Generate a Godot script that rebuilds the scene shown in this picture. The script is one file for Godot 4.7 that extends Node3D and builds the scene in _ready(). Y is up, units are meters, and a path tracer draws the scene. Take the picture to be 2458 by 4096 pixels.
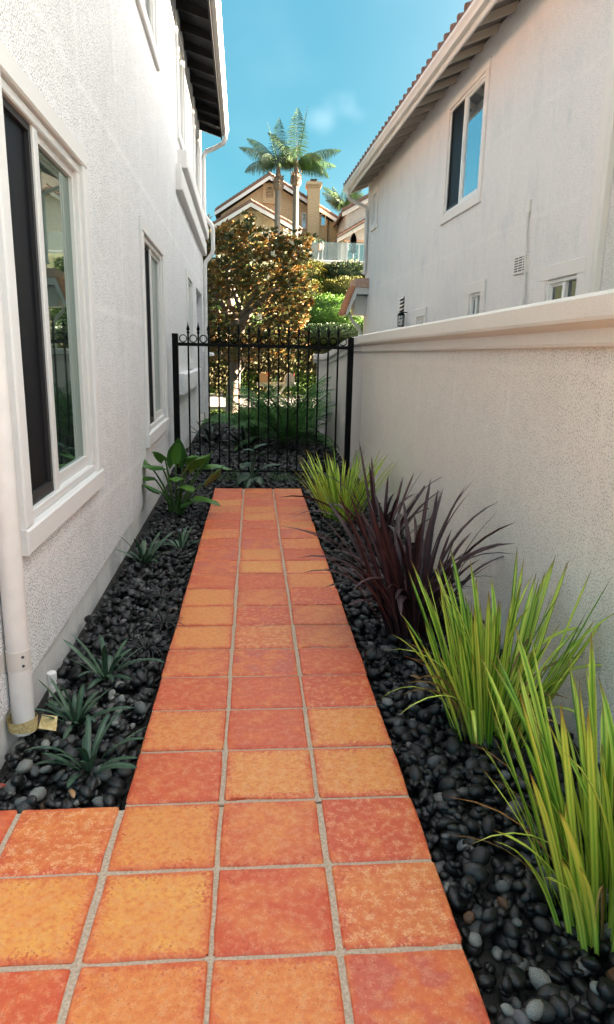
extends Node3D

# ---------------------------------------------------------------- mesh builder
class Mb:
	var v := PackedVector3Array()
	var n := PackedVector3Array()
	var u := PackedVector2Array()
	var c := PackedColorArray()
	var ix := PackedInt32Array()
	var col := Color(1, 1, 1)
	var xf := Transform3D()
	var flip := false          # mirrors x, for a wall that faces the other way

	func pt(p: Vector3) -> Vector3:
		if flip:
			p.x = -p.x
		return xf * p

	func quad(a: Vector3, b: Vector3, d: Vector3, e: Vector3, ua := Vector2(0, 0), ub := Vector2(1, 0), ud := Vector2(1, 1), ue := Vector2(0, 1)) -> void:
		var p := [pt(a), pt(b), pt(d), pt(e)]
		var q := [ua, ub, ud, ue]
		if flip:
			p = [p[3], p[2], p[1], p[0]]
			q = [q[3], q[2], q[1], q[0]]
		var nn: Vector3 = (p[1] - p[0]).cross(p[2] - p[0])
		if nn.length_squared() < 1e-16:
			nn = (p[2] - p[0]).cross(p[3] - p[0])
		nn = nn.normalized()
		var k := v.size()
		for i in 4:
			v.append(p[i]); n.append(nn); u.append(q[i]); c.append(col)
		ix.append_array([k, k + 2, k + 1, k, k + 3, k + 2])

	func tri(a: Vector3, b: Vector3, d: Vector3) -> void:
		var p := [pt(a), pt(b), pt(d)]
		if flip:
			p = [p[2], p[1], p[0]]
		var nn: Vector3 = (p[1] - p[0]).cross(p[2] - p[0]).normalized()
		var k := v.size()
		for i in 3:
			v.append(p[i]); n.append(nn); u.append(Vector2(p[i].x, p[i].z)); c.append(col)
		ix.append_array([k, k + 2, k + 1])

	func box(lo: Vector3, hi: Vector3) -> void:
		var a := lo; var b := hi
		quad(Vector3(a.x, a.y, b.z), Vector3(b.x, a.y, b.z), Vector3(b.x, b.y, b.z), Vector3(a.x, b.y, b.z))
		quad(Vector3(b.x, a.y, a.z), Vector3(a.x, a.y, a.z), Vector3(a.x, b.y, a.z), Vector3(b.x, b.y, a.z))
		quad(Vector3(b.x, a.y, b.z), Vector3(b.x, a.y, a.z), Vector3(b.x, b.y, a.z), Vector3(b.x, b.y, b.z))
		quad(Vector3(a.x, a.y, a.z), Vector3(a.x, a.y, b.z), Vector3(a.x, b.y, b.z), Vector3(a.x, b.y, a.z))
		quad(Vector3(a.x, b.y, b.z), Vector3(b.x, b.y, b.z), Vector3(b.x, b.y, a.z), Vector3(a.x, b.y, a.z))
		quad(Vector3(a.x, a.y, a.z), Vector3(b.x, a.y, a.z), Vector3(b.x, a.y, b.z), Vector3(a.x, a.y, b.z))

	# box along a wall: x outwards, y up, s along the wall (s = -z)
	func hb(x0: float, x1: float, y0: float, y1: float, s0: float, s1: float) -> void:
		box(Vector3(minf(x0, x1), minf(y0, y1), -maxf(s0, s1)), Vector3(maxf(x0, x1), maxf(y0, y1), -minf(s0, s1)))

	# box along a wall whose outer (x1) face has chamfered edges
	func hbc(x0: float, x1: float, y0: float, y1: float, s0: float, s1: float, k := 0.008) -> void:
		var z0 := -s1; var z1 := -s0
		var xm := x1 - k
		var o := [Vector3(xm, y0, z1), Vector3(xm, y0, z0), Vector3(xm, y1, z0), Vector3(xm, y1, z1)]
		var f := [Vector3(x1, y0 + k, z1 - k), Vector3(x1, y0 + k, z0 + k), Vector3(x1, y1 - k, z0 + k), Vector3(x1, y1 - k, z1 - k)]
		var b := [Vector3(x0, y0, z1), Vector3(x0, y0, z0), Vector3(x0, y1, z0), Vector3(x0, y1, z1)]
		quad(f[0], f[1], f[2], f[3])
		for i in 4:
			var j := (i + 1) % 4
			quad(o[i], o[j], f[j], f[i])
			quad(b[i], b[j], o[j], o[i])

	func bar(a: Vector3, b: Vector3, w: float, h: float, up := Vector3.UP) -> void:
		var d := (b - a).normalized()
		var r := d.cross(up).normalized() * w * 0.5
		var t := r.cross(d).normalized() * h * 0.5
		var p := [a - r - t, a + r - t, a + r + t, a - r + t]
		var q := [b - r - t, b + r - t, b + r + t, b - r + t]
		quad(p[0], p[1], p[2], p[3])
		quad(q[1], q[0], q[3], q[2])
		for i in 4:
			var j := (i + 1) % 4
			quad(p[j], p[i], q[i], q[j])

	# polygon in x, y (counter-clockwise seen from +z), drawn out from z0 to z1
	func extrude(poly: Array, z0: float, z1: float) -> void:
		var m := poly.size()
		for i in m:
			var a: Vector2 = poly[i]; var b: Vector2 = poly[(i + 1) % m]
			quad(Vector3(a.x, a.y, z0), Vector3(b.x, b.y, z0), Vector3(b.x, b.y, z1), Vector3(a.x, a.y, z1))
		var t := Geometry2D.triangulate_polygon(PackedVector2Array(poly))
		for k in range(0, t.size(), 3):
			var a2: Vector2 = poly[t[k]]; var b2: Vector2 = poly[t[k + 1]]; var c2: Vector2 = poly[t[k + 2]]
			if (b2 - a2).cross(c2 - a2) < 0.0:
				var w := b2; b2 = c2; c2 = w
			tri(Vector3(a2.x, a2.y, z1), Vector3(b2.x, b2.y, z1), Vector3(c2.x, c2.y, z1))
			tri(Vector3(c2.x, c2.y, z0), Vector3(b2.x, b2.y, z0), Vector3(a2.x, a2.y, z0))

	func smooth_ring_strip(rings: Array, norms: Array, closed := true) -> void:
		var m: int = rings[0].size()
		var k := v.size()
		for r in rings.size():
			for i in m:
				v.append(pt(rings[r][i])); n.append((xf.basis * (Vector3(-norms[r][i].x, norms[r][i].y, norms[r][i].z) if flip else norms[r][i])).normalized())
				u.append(Vector2(float(i) / m, float(r) / rings.size())); c.append(col)
		for r in rings.size() - 1:
			for i in (m if closed else m - 1):
				var j := (i + 1) % m
				var a := k + r * m + i; var b := k + r * m + j; var d := a + m; var e := b + m
				if flip:
					ix.append_array([a, b, d, b, e, d])
				else:
					ix.append_array([a, d, b, b, d, e])

	func tube(pts: Array, radii: Array, seg := 8, cap := true) -> void:
		var rings := []; var norms := []
		var up := Vector3.UP
		var d0: Vector3 = (pts[1] - pts[0]).normalized()
		if absf(d0.dot(up)) > 0.9:
			up = Vector3.RIGHT
		var side := d0.cross(up).normalized()
		for i in pts.size():
			var d: Vector3 = (pts[mini(i + 1, pts.size() - 1)] - pts[maxi(i - 1, 0)]).normalized()
			side = (side - d * side.dot(d)).normalized()
			var oth := d.cross(side)
			var ring := []; var nr := []
			for k in seg:
				var a := TAU * k / seg
				var w := side * cos(a) + oth * sin(a)
				ring.append(pts[i] + w * radii[i]); nr.append(w)
			rings.append(ring); norms.append(nr)
		smooth_ring_strip(rings, norms)
		if cap:
			for e in [0, pts.size() - 1]:
				for k in range(1, seg - 1):
					var r: Array = rings[e]
					if e == 0:
						tri(r[0], r[k + 1], r[k])
					else:
						tri(r[0], r[k], r[k + 1])

	# profile of (radius, y) turned round the y axis at a place
	func lathe(prof: Array, at: Vector3, seg := 10) -> void:
		for i in prof.size() - 1:
			var a: Vector2 = prof[i]; var b: Vector2 = prof[i + 1]
			for k in seg:
				var p := TAU * k / seg; var q := TAU * (k + 1) / seg
				quad(at + Vector3(cos(q) * a.x, a.y, sin(q) * a.x), at + Vector3(cos(p) * a.x, a.y, sin(p) * a.x), at + Vector3(cos(p) * b.x, b.y, sin(p) * b.x), at + Vector3(cos(q) * b.x, b.y, sin(q) * b.x))

	func torus(at: Vector3, R: float, r: float, seg := 16, sub := 6) -> void:   # ring in the x-y plane
		var rings := []; var norms := []
		for i in seg + 1:
			var a := TAU * i / seg
			var o := Vector3(cos(a), sin(a), 0)
			var ring := []; var nr := []
			for k in sub:
				var b := TAU * k / sub
				var w := o * cos(b) + Vector3(0, 0, 1) * sin(b)
				ring.append(at + o * R + w * r); nr.append(w)
			rings.append(ring); norms.append(nr)
		smooth_ring_strip(rings, norms)

	func mesh() -> ArrayMesh:
		var a := []
		a.resize(Mesh.ARRAY_MAX)
		a[Mesh.ARRAY_VERTEX] = v; a[Mesh.ARRAY_NORMAL] = n; a[Mesh.ARRAY_TEX_UV] = u; a[Mesh.ARRAY_COLOR] = c; a[Mesh.ARRAY_INDEX] = ix
		var m := ArrayMesh.new()
		m.add_surface_from_arrays(Mesh.PRIMITIVE_TRIANGLES, a)
		return m

# ---------------------------------------------------------------- naming and tags
var taken := {}
var M := {}
var rng := RandomNumberGenerator.new()

func numbered(parent: Node, called: String) -> String:
	var key := str(parent.get_instance_id()) + called
	taken[key] = taken.get(key, -1) + 1
	return called if taken[key] == 0 else "%s_%03d" % [called, taken[key]]

func tag(o: Node, label: String, category: String, group := "", kind := "") -> Node:
	if label: o.set_meta("label", label)
	if category: o.set_meta("category", category)
	if group: o.set_meta("group", group)
	if kind: o.set_meta("kind", kind)
	return o

func base(called: String, at := Vector3.ZERO, turn := 0.0) -> Node3D:
	var o := Node3D.new()
	o.name = numbered(self, called)
	add_child(o, true)
	o.position = at
	o.rotation.y = turn
	return o

func put(called: String, m: Mesh, mat: Material, parent: Node = self, kind := "") -> MeshInstance3D:
	var o := MeshInstance3D.new()
	o.name = numbered(parent, called)
	o.mesh = m
	o.material_override = mat
	parent.add_child(o, true)
	if kind: o.set_meta("kind", kind)
	return o

func part(called: String, b: Mb, mat: Material, parent: Node = self, kind := "") -> MeshInstance3D:
	return put(called, b.mesh(), mat, parent, kind)

func many(called: String, mesh: Mesh, mat: Material, places: Array, cols: Array, parent: Node, kind := "stuff") -> MultiMeshInstance3D:
	var mm := MultiMesh.new()
	mm.transform_format = MultiMesh.TRANSFORM_3D
	mm.use_colors = not cols.is_empty()
	mm.mesh = mesh
	mm.instance_count = places.size()
	for i in places.size():
		mm.set_instance_transform(i, places[i])
		if not cols.is_empty():
			mm.set_instance_color(i, cols[i])
	var o := MultiMeshInstance3D.new()
	o.name = numbered(parent, called)
	o.multimesh = mm
	o.material_override = mat
	parent.add_child(o, true)
	if kind: o.set_meta("kind", kind)
	return o

func rnd(a: float, b: float) -> float:
	return rng.randf_range(a, b)

# ---------------------------------------------------------------- materials
func lin(r: float, g: float, b: float) -> Color:
	return Color(r, g, b).linear_to_srgb()

func mat(color: Color, rough := 0.7, metal := 0.0, spec := 0.5) -> StandardMaterial3D:
	var m := StandardMaterial3D.new()
	m.albedo_color = color
	m.roughness = rough
	m.metallic = metal
	m.metallic_specular = spec
	return m

func vmat(rough := 0.6, back := 0.0, spec := 0.5) -> StandardMaterial3D:
	var m := mat(Color(1, 1, 1), rough, 0.0, spec)
	m.vertex_color_use_as_albedo = true
	m.cull_mode = BaseMaterial3D.CULL_DISABLED
	if back > 0.0:
		m.backlight_enabled = true
		m.backlight = Color(back, back, back).linear_to_srgb()
	return m

func noise_bytes(sd: int, size: int, freq: float, oct := 3, type := FastNoiseLite.TYPE_SIMPLEX_SMOOTH, h := 0) -> PackedByteArray:
	var f := FastNoiseLite.new()
	f.seed = sd
	f.noise_type = type
	f.frequency = freq
	f.fractal_octaves = oct
	var im := f.get_seamless_image(size, h if h else size)
	if h and h != size:
		im.resize(size, size, Image.INTERPOLATE_CUBIC)
	im.convert(Image.FORMAT_L8)
	return im.get_data()

func tex(rgb: PackedByteArray, size: int) -> ImageTexture:
	return ImageTexture.create_from_image(Image.create_from_data(size, size, false, Image.FORMAT_RGB8, rgb))

func grey(l: PackedByteArray, size: int) -> ImageTexture:
	return ImageTexture.create_from_image(Image.create_from_data(size, size, false, Image.FORMAT_L8, l))

# rough plaster: plateaus broken by small pits, their shade painted into the colour; [colour, relief]
func plaster(sd: int, freq: float, pit: float, soft: float, pit_shade: float) -> Array:
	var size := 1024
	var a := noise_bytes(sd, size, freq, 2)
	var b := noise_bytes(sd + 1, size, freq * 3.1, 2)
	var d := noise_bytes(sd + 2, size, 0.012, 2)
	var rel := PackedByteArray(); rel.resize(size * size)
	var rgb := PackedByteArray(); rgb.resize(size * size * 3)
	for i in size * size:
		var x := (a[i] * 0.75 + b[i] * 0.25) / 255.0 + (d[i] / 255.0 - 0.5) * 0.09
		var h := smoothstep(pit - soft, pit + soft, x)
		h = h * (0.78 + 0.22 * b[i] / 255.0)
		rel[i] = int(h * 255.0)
		var k := 1.0 - pit_shade * (1.0 - smoothstep(0.05, 0.4, h))
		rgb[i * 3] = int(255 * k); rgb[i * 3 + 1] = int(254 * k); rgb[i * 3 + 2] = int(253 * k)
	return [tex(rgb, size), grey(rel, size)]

# soft weather marks, drawn out downwards
func weather(sd: int, depth: float, cool: float, stretch: int) -> ImageTexture:
	var size := 512
	var a := noise_bytes(sd, size, 0.02, 4, FastNoiseLite.TYPE_SIMPLEX_SMOOTH, stretch)
	var b := noise_bytes(sd + 7, size, 0.01, 3)
	var rgb := PackedByteArray(); rgb.resize(size * size * 3)
	for i in size * size:
		var x := clampf((a[i] / 255.0 - 0.42) * 1.6, 0.0, 1.0) * smoothstep(0.3, 0.75, b[i] / 255.0)
		var k := 1.0 - depth * x
		rgb[i * 3] = int(255 * k * (1.0 - cool * x)); rgb[i * 3 + 1] = int(255 * k * (1.0 - 0.4 * cool * x)); rgb[i * 3 + 2] = int(255 * k)
	return tex(rgb, size)

func plaster_mat(color: Color, p: Array, metres: float, relief: float, w: ImageTexture, wm: float) -> StandardMaterial3D:
	var m := mat(color, 0.92, 0.0, 0.3)
	m.uv1_triplanar = true
	m.uv1_world_triplanar = true
	m.uv1_triplanar_sharpness = 6.0
	m.uv1_scale = Vector3.ONE / metres
	m.albedo_texture = p[0]
	m.heightmap_enabled = true
	m.heightmap_texture = p[1]
	m.heightmap_scale = relief
	if w:
		m.detail_enabled = true
		m.detail_blend_mode = BaseMaterial3D.BLEND_MODE_MUL
		m.detail_albedo = w
		m.detail_uv_layer = BaseMaterial3D.DETAIL_UV_2
		m.uv2_triplanar = true
		m.uv2_world_triplanar = true
		m.uv2_scale = Vector3.ONE / wm
	return m

func mottled(color_a: Color, color_b: Color, sd: int, freq: float, metres: float, rough: float, bump := 0.0, world := true) -> StandardMaterial3D:
	var size := 256
	var a := noise_bytes(sd, size, freq, 4)
	var rgb := PackedByteArray(); rgb.resize(size * size * 3)
	for i in size * size:
		var k := color_a.lerp(color_b, smoothstep(0.25, 0.75, a[i] / 255.0))
		rgb[i * 3] = int(255 * k.r); rgb[i * 3 + 1] = int(255 * k.g); rgb[i * 3 + 2] = int(255 * k.b)
	var m := mat(Color(1, 1, 1), rough)
	m.uv1_triplanar = true
	m.uv1_world_triplanar = world
	m.uv1_scale = Vector3.ONE / metres
	m.albedo_texture = tex(rgb, size)
	if bump > 0.0:
		m.heightmap_enabled = true
		m.heightmap_texture = grey(a, size)
		m.heightmap_scale = bump
	return m

# fired clay: a warm ground, a yellower bloom inside a redder rim, pale scuffs, dark specks
func clay_tile(sd: int, red: float, bloom: float, scuff: float, pink: float) -> StandardMaterial3D:
	var size := 256
	var a := noise_bytes(sd, size, 0.008, 3)
	var b := noise_bytes(sd + 50, size, 0.075, 4)
	var d := noise_bytes(sd + 90, size, 0.16, 3)
	var e := noise_bytes(sd + 130, size, 0.05, 4)
	var rgb := PackedByteArray(); rgb.resize(size * size * 3)
	var rel := PackedByteArray(); rel.resize(size * size)
	var c_red := Color(0.765, 0.32, 0.205)
	var c_org := Color(0.82, 0.465, 0.255)
	var c_yel := Color(0.86, 0.605, 0.30)
	var c_pale := Color(0.925, 0.715, 0.53)
	var c_pink := Color(0.745, 0.365, 0.29)
	var g := noise_bytes(sd + 170, size, 0.075, 2, FastNoiseLite.TYPE_CELLULAR)
	var hh := noise_bytes(sd + 190, size, 0.03, 5)
	for y in size:
		for x in size:
			var i := y * size + x
			var na := a[i] / 255.0; var nb := b[i] / 255.0; var nd := d[i] / 255.0; var ne := e[i] / 255.0
			var rim := maxf(absf(x - 128.0), absf(y - 128.0)) / 128.0 + (nb - 0.5) * 0.22
			var inner := 1.0 - smoothstep(0.74, 0.98, rim)
			var k := c_org.lerp(c_red, clampf(red + (na - 0.5) * 1.5 + (nb - 0.5) * 0.35, 0.0, 1.0))
			k = k.lerp(c_pink, pink * smoothstep(0.35, 0.7, na))
			k = k.lerp(c_yel, clampf(bloom * inner * (0.62 + 0.7 * (ne - 0.5) + 0.8 * (na - 0.5)), 0.0, 0.95))
			k = k.lerp(c_red, 0.55 * smoothstep(0.80, 0.98, rim) * smoothstep(0.35, 0.55, na + 0.25 * bloom))
			var cell := 1.0 - smoothstep(0.10, 0.40, g[i] / 255.0)
			k = k.lerp(c_pale.lerp(c_yel, bloom), (0.15 + 0.4 * scuff) * cell * smoothstep(0.45, 0.62, ne))
			k = k.lerp(c_pale, (0.07 + 0.75 * scuff) * smoothstep(0.53, 0.69, nd * 0.45 + hh[i] / 255.0 * 0.55))
			k = k.lerp(Color(0.66, 0.22, 0.12), 0.55 * smoothstep(0.66, 0.72, nb * 0.5 + na * 0.2 + ne * 0.3) * smoothstep(0.45, 0.9, rim))
			k = k.lerp(Color(0.74, 0.53, 0.39), 0.16 * smoothstep(0.50, 0.68, hh[i] / 255.0 * 0.6 + nb * 0.4))
			k = k.lerp(Color(0.72, 0.30, 0.17), 0.16 * smoothstep(0.55, 0.72, 1.0 - ne * 0.5 - hh[i] / 255.0 * 0.5))
			k = k.lerp(Color(0.36, 0.18, 0.10), 0.6 * smoothstep(0.83, 0.86, nd))
			rgb[i * 3] = int(255 * k.r); rgb[i * 3 + 1] = int(255 * k.g); rgb[i * 3 + 2] = int(255 * k.b)
			rel[i] = int(clampf(nd * 0.4 + nb * 0.6, 0, 1) * 255)
	var m := mat(Color(1, 1, 1), 0.38, 0.0, 0.42)
	m.albedo_texture = tex(rgb, size)
	m.texture_repeat = false
	m.heightmap_enabled = true
	m.heightmap_texture = grey(rel, size)
	m.heightmap_scale = 0.10
	return m

func glass(color: Color, metal := 0.9, rough := 0.02) -> StandardMaterial3D:
	return mat(color, rough, metal, 0.6)

func make_materials() -> void:
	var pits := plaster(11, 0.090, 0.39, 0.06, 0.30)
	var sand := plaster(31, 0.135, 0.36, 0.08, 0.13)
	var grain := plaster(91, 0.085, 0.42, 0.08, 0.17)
	var fine := plaster(61, 0.05, 0.20, 0.30, 0.0)
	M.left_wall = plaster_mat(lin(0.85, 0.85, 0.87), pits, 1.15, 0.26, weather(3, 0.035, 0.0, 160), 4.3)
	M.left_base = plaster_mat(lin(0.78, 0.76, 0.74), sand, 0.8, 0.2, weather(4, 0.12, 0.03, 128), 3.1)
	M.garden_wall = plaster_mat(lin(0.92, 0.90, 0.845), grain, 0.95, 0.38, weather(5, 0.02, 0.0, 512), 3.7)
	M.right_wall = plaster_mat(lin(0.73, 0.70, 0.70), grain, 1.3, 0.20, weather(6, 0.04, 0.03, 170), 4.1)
	M.trim = plaster_mat(lin(0.72, 0.71, 0.71), fine, 0.9, 0.20, null, 1.0)
	M.right_trim = plaster_mat(lin(0.68, 0.645, 0.63), fine, 0.9, 0.25, null, 1.0)
	M.vinyl = mat(lin(0.70, 0.685, 0.675), 0.38)
	M.gutter = mat(lin(0.62, 0.59, 0.56), 0.42)
	M.pipe = mottled(lin(0.67, 0.65, 0.64), lin(0.72, 0.70, 0.69), 21, 0.03, 0.9, 0.42)
	M.white_wood = mat(lin(0.60, 0.58, 0.55), 0.6)
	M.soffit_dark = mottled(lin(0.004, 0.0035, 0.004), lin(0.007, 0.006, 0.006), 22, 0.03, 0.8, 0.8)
	M.rafter_light = mat(lin(0.40, 0.375, 0.35), 0.7)
	M.cap = plaster_mat(lin(0.80, 0.785, 0.735), sand, 0.8, 0.22, null, 1.0)
	M.soffit_light = mat(lin(0.16, 0.145, 0.135), 0.8)
	M.screen = mat(lin(0.007, 0.007, 0.010), 0.45, 0.0, 0.25)
	M.sash = mat(lin(0.022, 0.021, 0.023), 0.5)
	M.pane = glass(lin(0.16, 0.25, 0.205))
	M.pane_dark = glass(lin(0.14, 0.16, 0.17), 0.85)
	M.pane_sky = glass(lin(0.50, 0.60, 0.66), 0.95)
	M.iron = mat(lin(0.005, 0.005, 0.005), 0.5, 0.0, 0.22)
	M.grout = mottled(lin(0.38, 0.285, 0.205), lin(0.51, 0.40, 0.30), 23, 0.11, 0.30, 0.95, 0.25)
	M.soil = mottled(lin(0.016, 0.014, 0.012), lin(0.03, 0.026, 0.022), 24, 0.05, 0.5, 0.95, 0.5)
	M.roof = mottled(lin(0.24, 0.10, 0.06), lin(0.36, 0.19, 0.13), 25, 0.04, 2.0, 0.8)
	M.roof_dark = mottled(lin(0.10, 0.055, 0.045), lin(0.20, 0.11, 0.085), 26, 0.05, 1.2, 0.75)
	M.black = mat(lin(0.012, 0.012, 0.013), 0.6)

func make_sky() -> PanoramaSkyMaterial:
	var w := 1024
	var h := 512
	var im := Image.create(w, h, false, Image.FORMAT_RGBF)
	var f := FastNoiseLite.new()
	f.seed = 5; f.frequency = 1.6; f.fractal_octaves = 5
	var g := FastNoiseLite.new()
	g.seed = 9; g.frequency = 5.0; g.fractal_octaves = 5
	var puff := Vector3(0.094, 0.299, -0.950).normalized()
	for y in h:
		var el := PI * 0.5 - PI * (y + 0.5) / h
		var up := clampf(sin(el), 0.0, 1.0)
		var c := Vector3(0.045, 0.36, 0.58).lerp(SKY_LOW, pow(1.0 - up, 3.2))
		c = c.lerp(Vector3(0.40, 0.78, 0.86), 0.5 * pow(1.0 - up, 22.0)) * SKY_LEVEL
		for x in w:
			var az := TAU * (x + 0.5) / w
			var d := Vector3(sin(az) * cos(el), sin(el), -cos(az) * cos(el))
			var k := c
			var toward := d.dot(SUN)
			k += Vector3(1.0, 0.93, 0.82) * (HAZE * pow(0.5 + 0.5 * toward, 9.0) + 1.2 * pow(maxf(toward, 0.0), 40.0))
			if el > 0.0:
				var added_veil := smoothstep(-0.35, 0.45, f.get_noise_3d(d.x * 1.3, d.y * 1.6, d.z * 1.3)) * (0.55 + 0.45 * smoothstep(-0.3, 0.4, g.get_noise_3d(d.x, d.y * 2.0, d.z)))  # cloud veil added overhead, mostly out of view, to brighten the shaded passage
				var q := d - puff
				var r := sqrt(q.x * q.x / 0.0009 + q.y * q.y / 0.00028 + q.z * q.z / 0.02)
				var wisp := (1.0 - smoothstep(0.2, 1.25, r + g.get_noise_3d(d.x * 2.5, d.y * 2.5, d.z * 2.5) * 1.6)) * 0.12
				var share := clampf(wisp * 0.30 + added_veil * (0.02 + 0.68 * smoothstep(0.40, 0.70, up)), 0.0, 1.0)
				k = k.lerp(Vector3(0.92, 0.90, 0.88) * SKY_LEVEL * 6.4, share)
			im.set_pixel(x, y, Color(k.x, k.y, k.z))
	var m := PanoramaSkyMaterial.new()
	m.panorama = ImageTexture.create_from_image(im)
	return m

const SKY_LOW := Vector3(0.27, 0.78, 0.88)
const SKY_LEVEL := 0.035
const HAZE := 0.25
var SUN := Vector3(0.94, 0.32, 0.0).normalized()

func _ready() -> void:
	rng.seed = 7
	# ---- camera
	var cam := Camera3D.new()
	cam.name = "camera"
	cam.fov = 75.015
	cam.near = 0.05
	cam.far = 600.0
	cam.transform = Transform3D(Basis(Vector3.UP, deg_to_rad(-4.7746)) * Basis(Vector3.RIGHT, deg_to_rad(-13.2014)) * Basis(Vector3.BACK, deg_to_rad(1.2352)), Vector3(0, 1.4143, 0))
	add_child(cam)
	cam.current = true
	# ---- sky, exposure
	var env := Environment.new()
	env.background_mode = Environment.BG_SKY
	env.sky = Sky.new()
	env.sky.sky_material = make_sky()
	env.background_energy_multiplier = 1.0
	env.tonemap_mode = Environment.TONE_MAPPER_LINEAR
	env.tonemap_exposure = 32.0
	env.sdfgi_enabled = true
	env.ssao_enabled = true
	env.ssil_enabled = true
	var we := WorldEnvironment.new()
	we.name = "world"
	we.environment = env
	add_child(we)
	# ---- sun
	var sun := DirectionalLight3D.new()
	sun.name = "sun"
	sun.light_color = Color(1.0, 0.93, 0.82)
	sun.light_energy = 1.1
	sun.light_angular_distance = 0.5
	sun.shadow_enabled = true
	sun.basis = Basis.looking_at(-SUN, Vector3.UP)
	add_child(sun)
	make_materials()
	# ---- large structure
	ground()
	path()
	left_house()
	right_house()
	garden_wall()
	far_houses()
	# ---- objects
	iron_fence()
	if not QUICK:
		beds()
		flax_row()
		small_plants()
		magnolia()
		palms()
		hill_planting()
		front_yard()

const QUICK := false

# ---------------------------------------------------------------- ground and path
func ground_y(x: float, z: float) -> float:
	if z > -14.6:
		return -0.11
	if z > -29.4:
		return lerpf(-0.11, -0.40, clampf((-14.6 - z) / 6.0, 0.0, 1.0))
	var t := clampf((-29.4 - z) / 6.4, 0.0, 1.0)
	var up := t * t * (3.0 - 2.0 * t) * 0.35 + t * 0.65
	return -0.40 + 6.45 * up + 0.12 * sin(x * 1.3 + z) * t * (1.0 - t)

func ground() -> void:
	var xs := []
	var zs := []
	for a in [-120, -70, -45, -30, -20, -14]: xs.append(float(a))
	for i in 41: xs.append(-10.0 + i * 0.5)
	for a in [14, 20, 30, 45, 70, 120]: xs.append(float(a))
	for a in [40, 20, 10, 4, 0, -6, -10, -14, -14.6, -15.6, -17.6]: zs.append(float(a))
	for i in 45: zs.append(-18.0 - i * 0.5)
	for a in [-44, -52, -64, -90, -140, -220]: zs.append(float(a))
	var b := Mb.new()
	for j in zs.size() - 1:
		for i in xs.size() - 1:
			var p := []
			for q in [[i, j], [i, j + 1], [i + 1, j + 1], [i + 1, j]]:
				p.append(Vector3(xs[q[0]], ground_y(xs[q[0]], zs[q[1]]), zs[q[1]]))
			b.quad(p[3], p[2], p[1], p[0])
	part("ground", b, mottled(lin(0.035, 0.05, 0.014), lin(0.075, 0.06, 0.03), 41, 0.03, 3.0, 0.95, 1.5), self, "structure")
	var s := Mb.new()
	s.quad(Vector3(-3.0, -0.095, 0.6), Vector3(1.7, -0.095, 0.6), Vector3(1.7, -0.095, -14.9), Vector3(-3.0, -0.095, -14.9))
	part("soil", s, M.soil, self, "structure")
	var r := Mb.new()
	r.quad(Vector3(-60, -0.39, -22.4), Vector3(60, -0.39, -22.4), Vector3(60, -0.39, -29.2), Vector3(-60, -0.39, -29.2))
	part("road", r, mottled(lin(0.13, 0.11, 0.10), lin(0.17, 0.145, 0.13), 42, 0.05, 4.0, 0.9), self, "structure")
	for z in [-22.4, -29.42]:
		var k := Mb.new()
		k.box(Vector3(-60, -0.5, z), Vector3(60, -0.27, z + 0.22))
		part("kerb", k, mottled(lin(0.20, 0.18, 0.165), lin(0.25, 0.225, 0.20), 43, 0.05, 1.0, 0.9), self, "structure")

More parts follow.
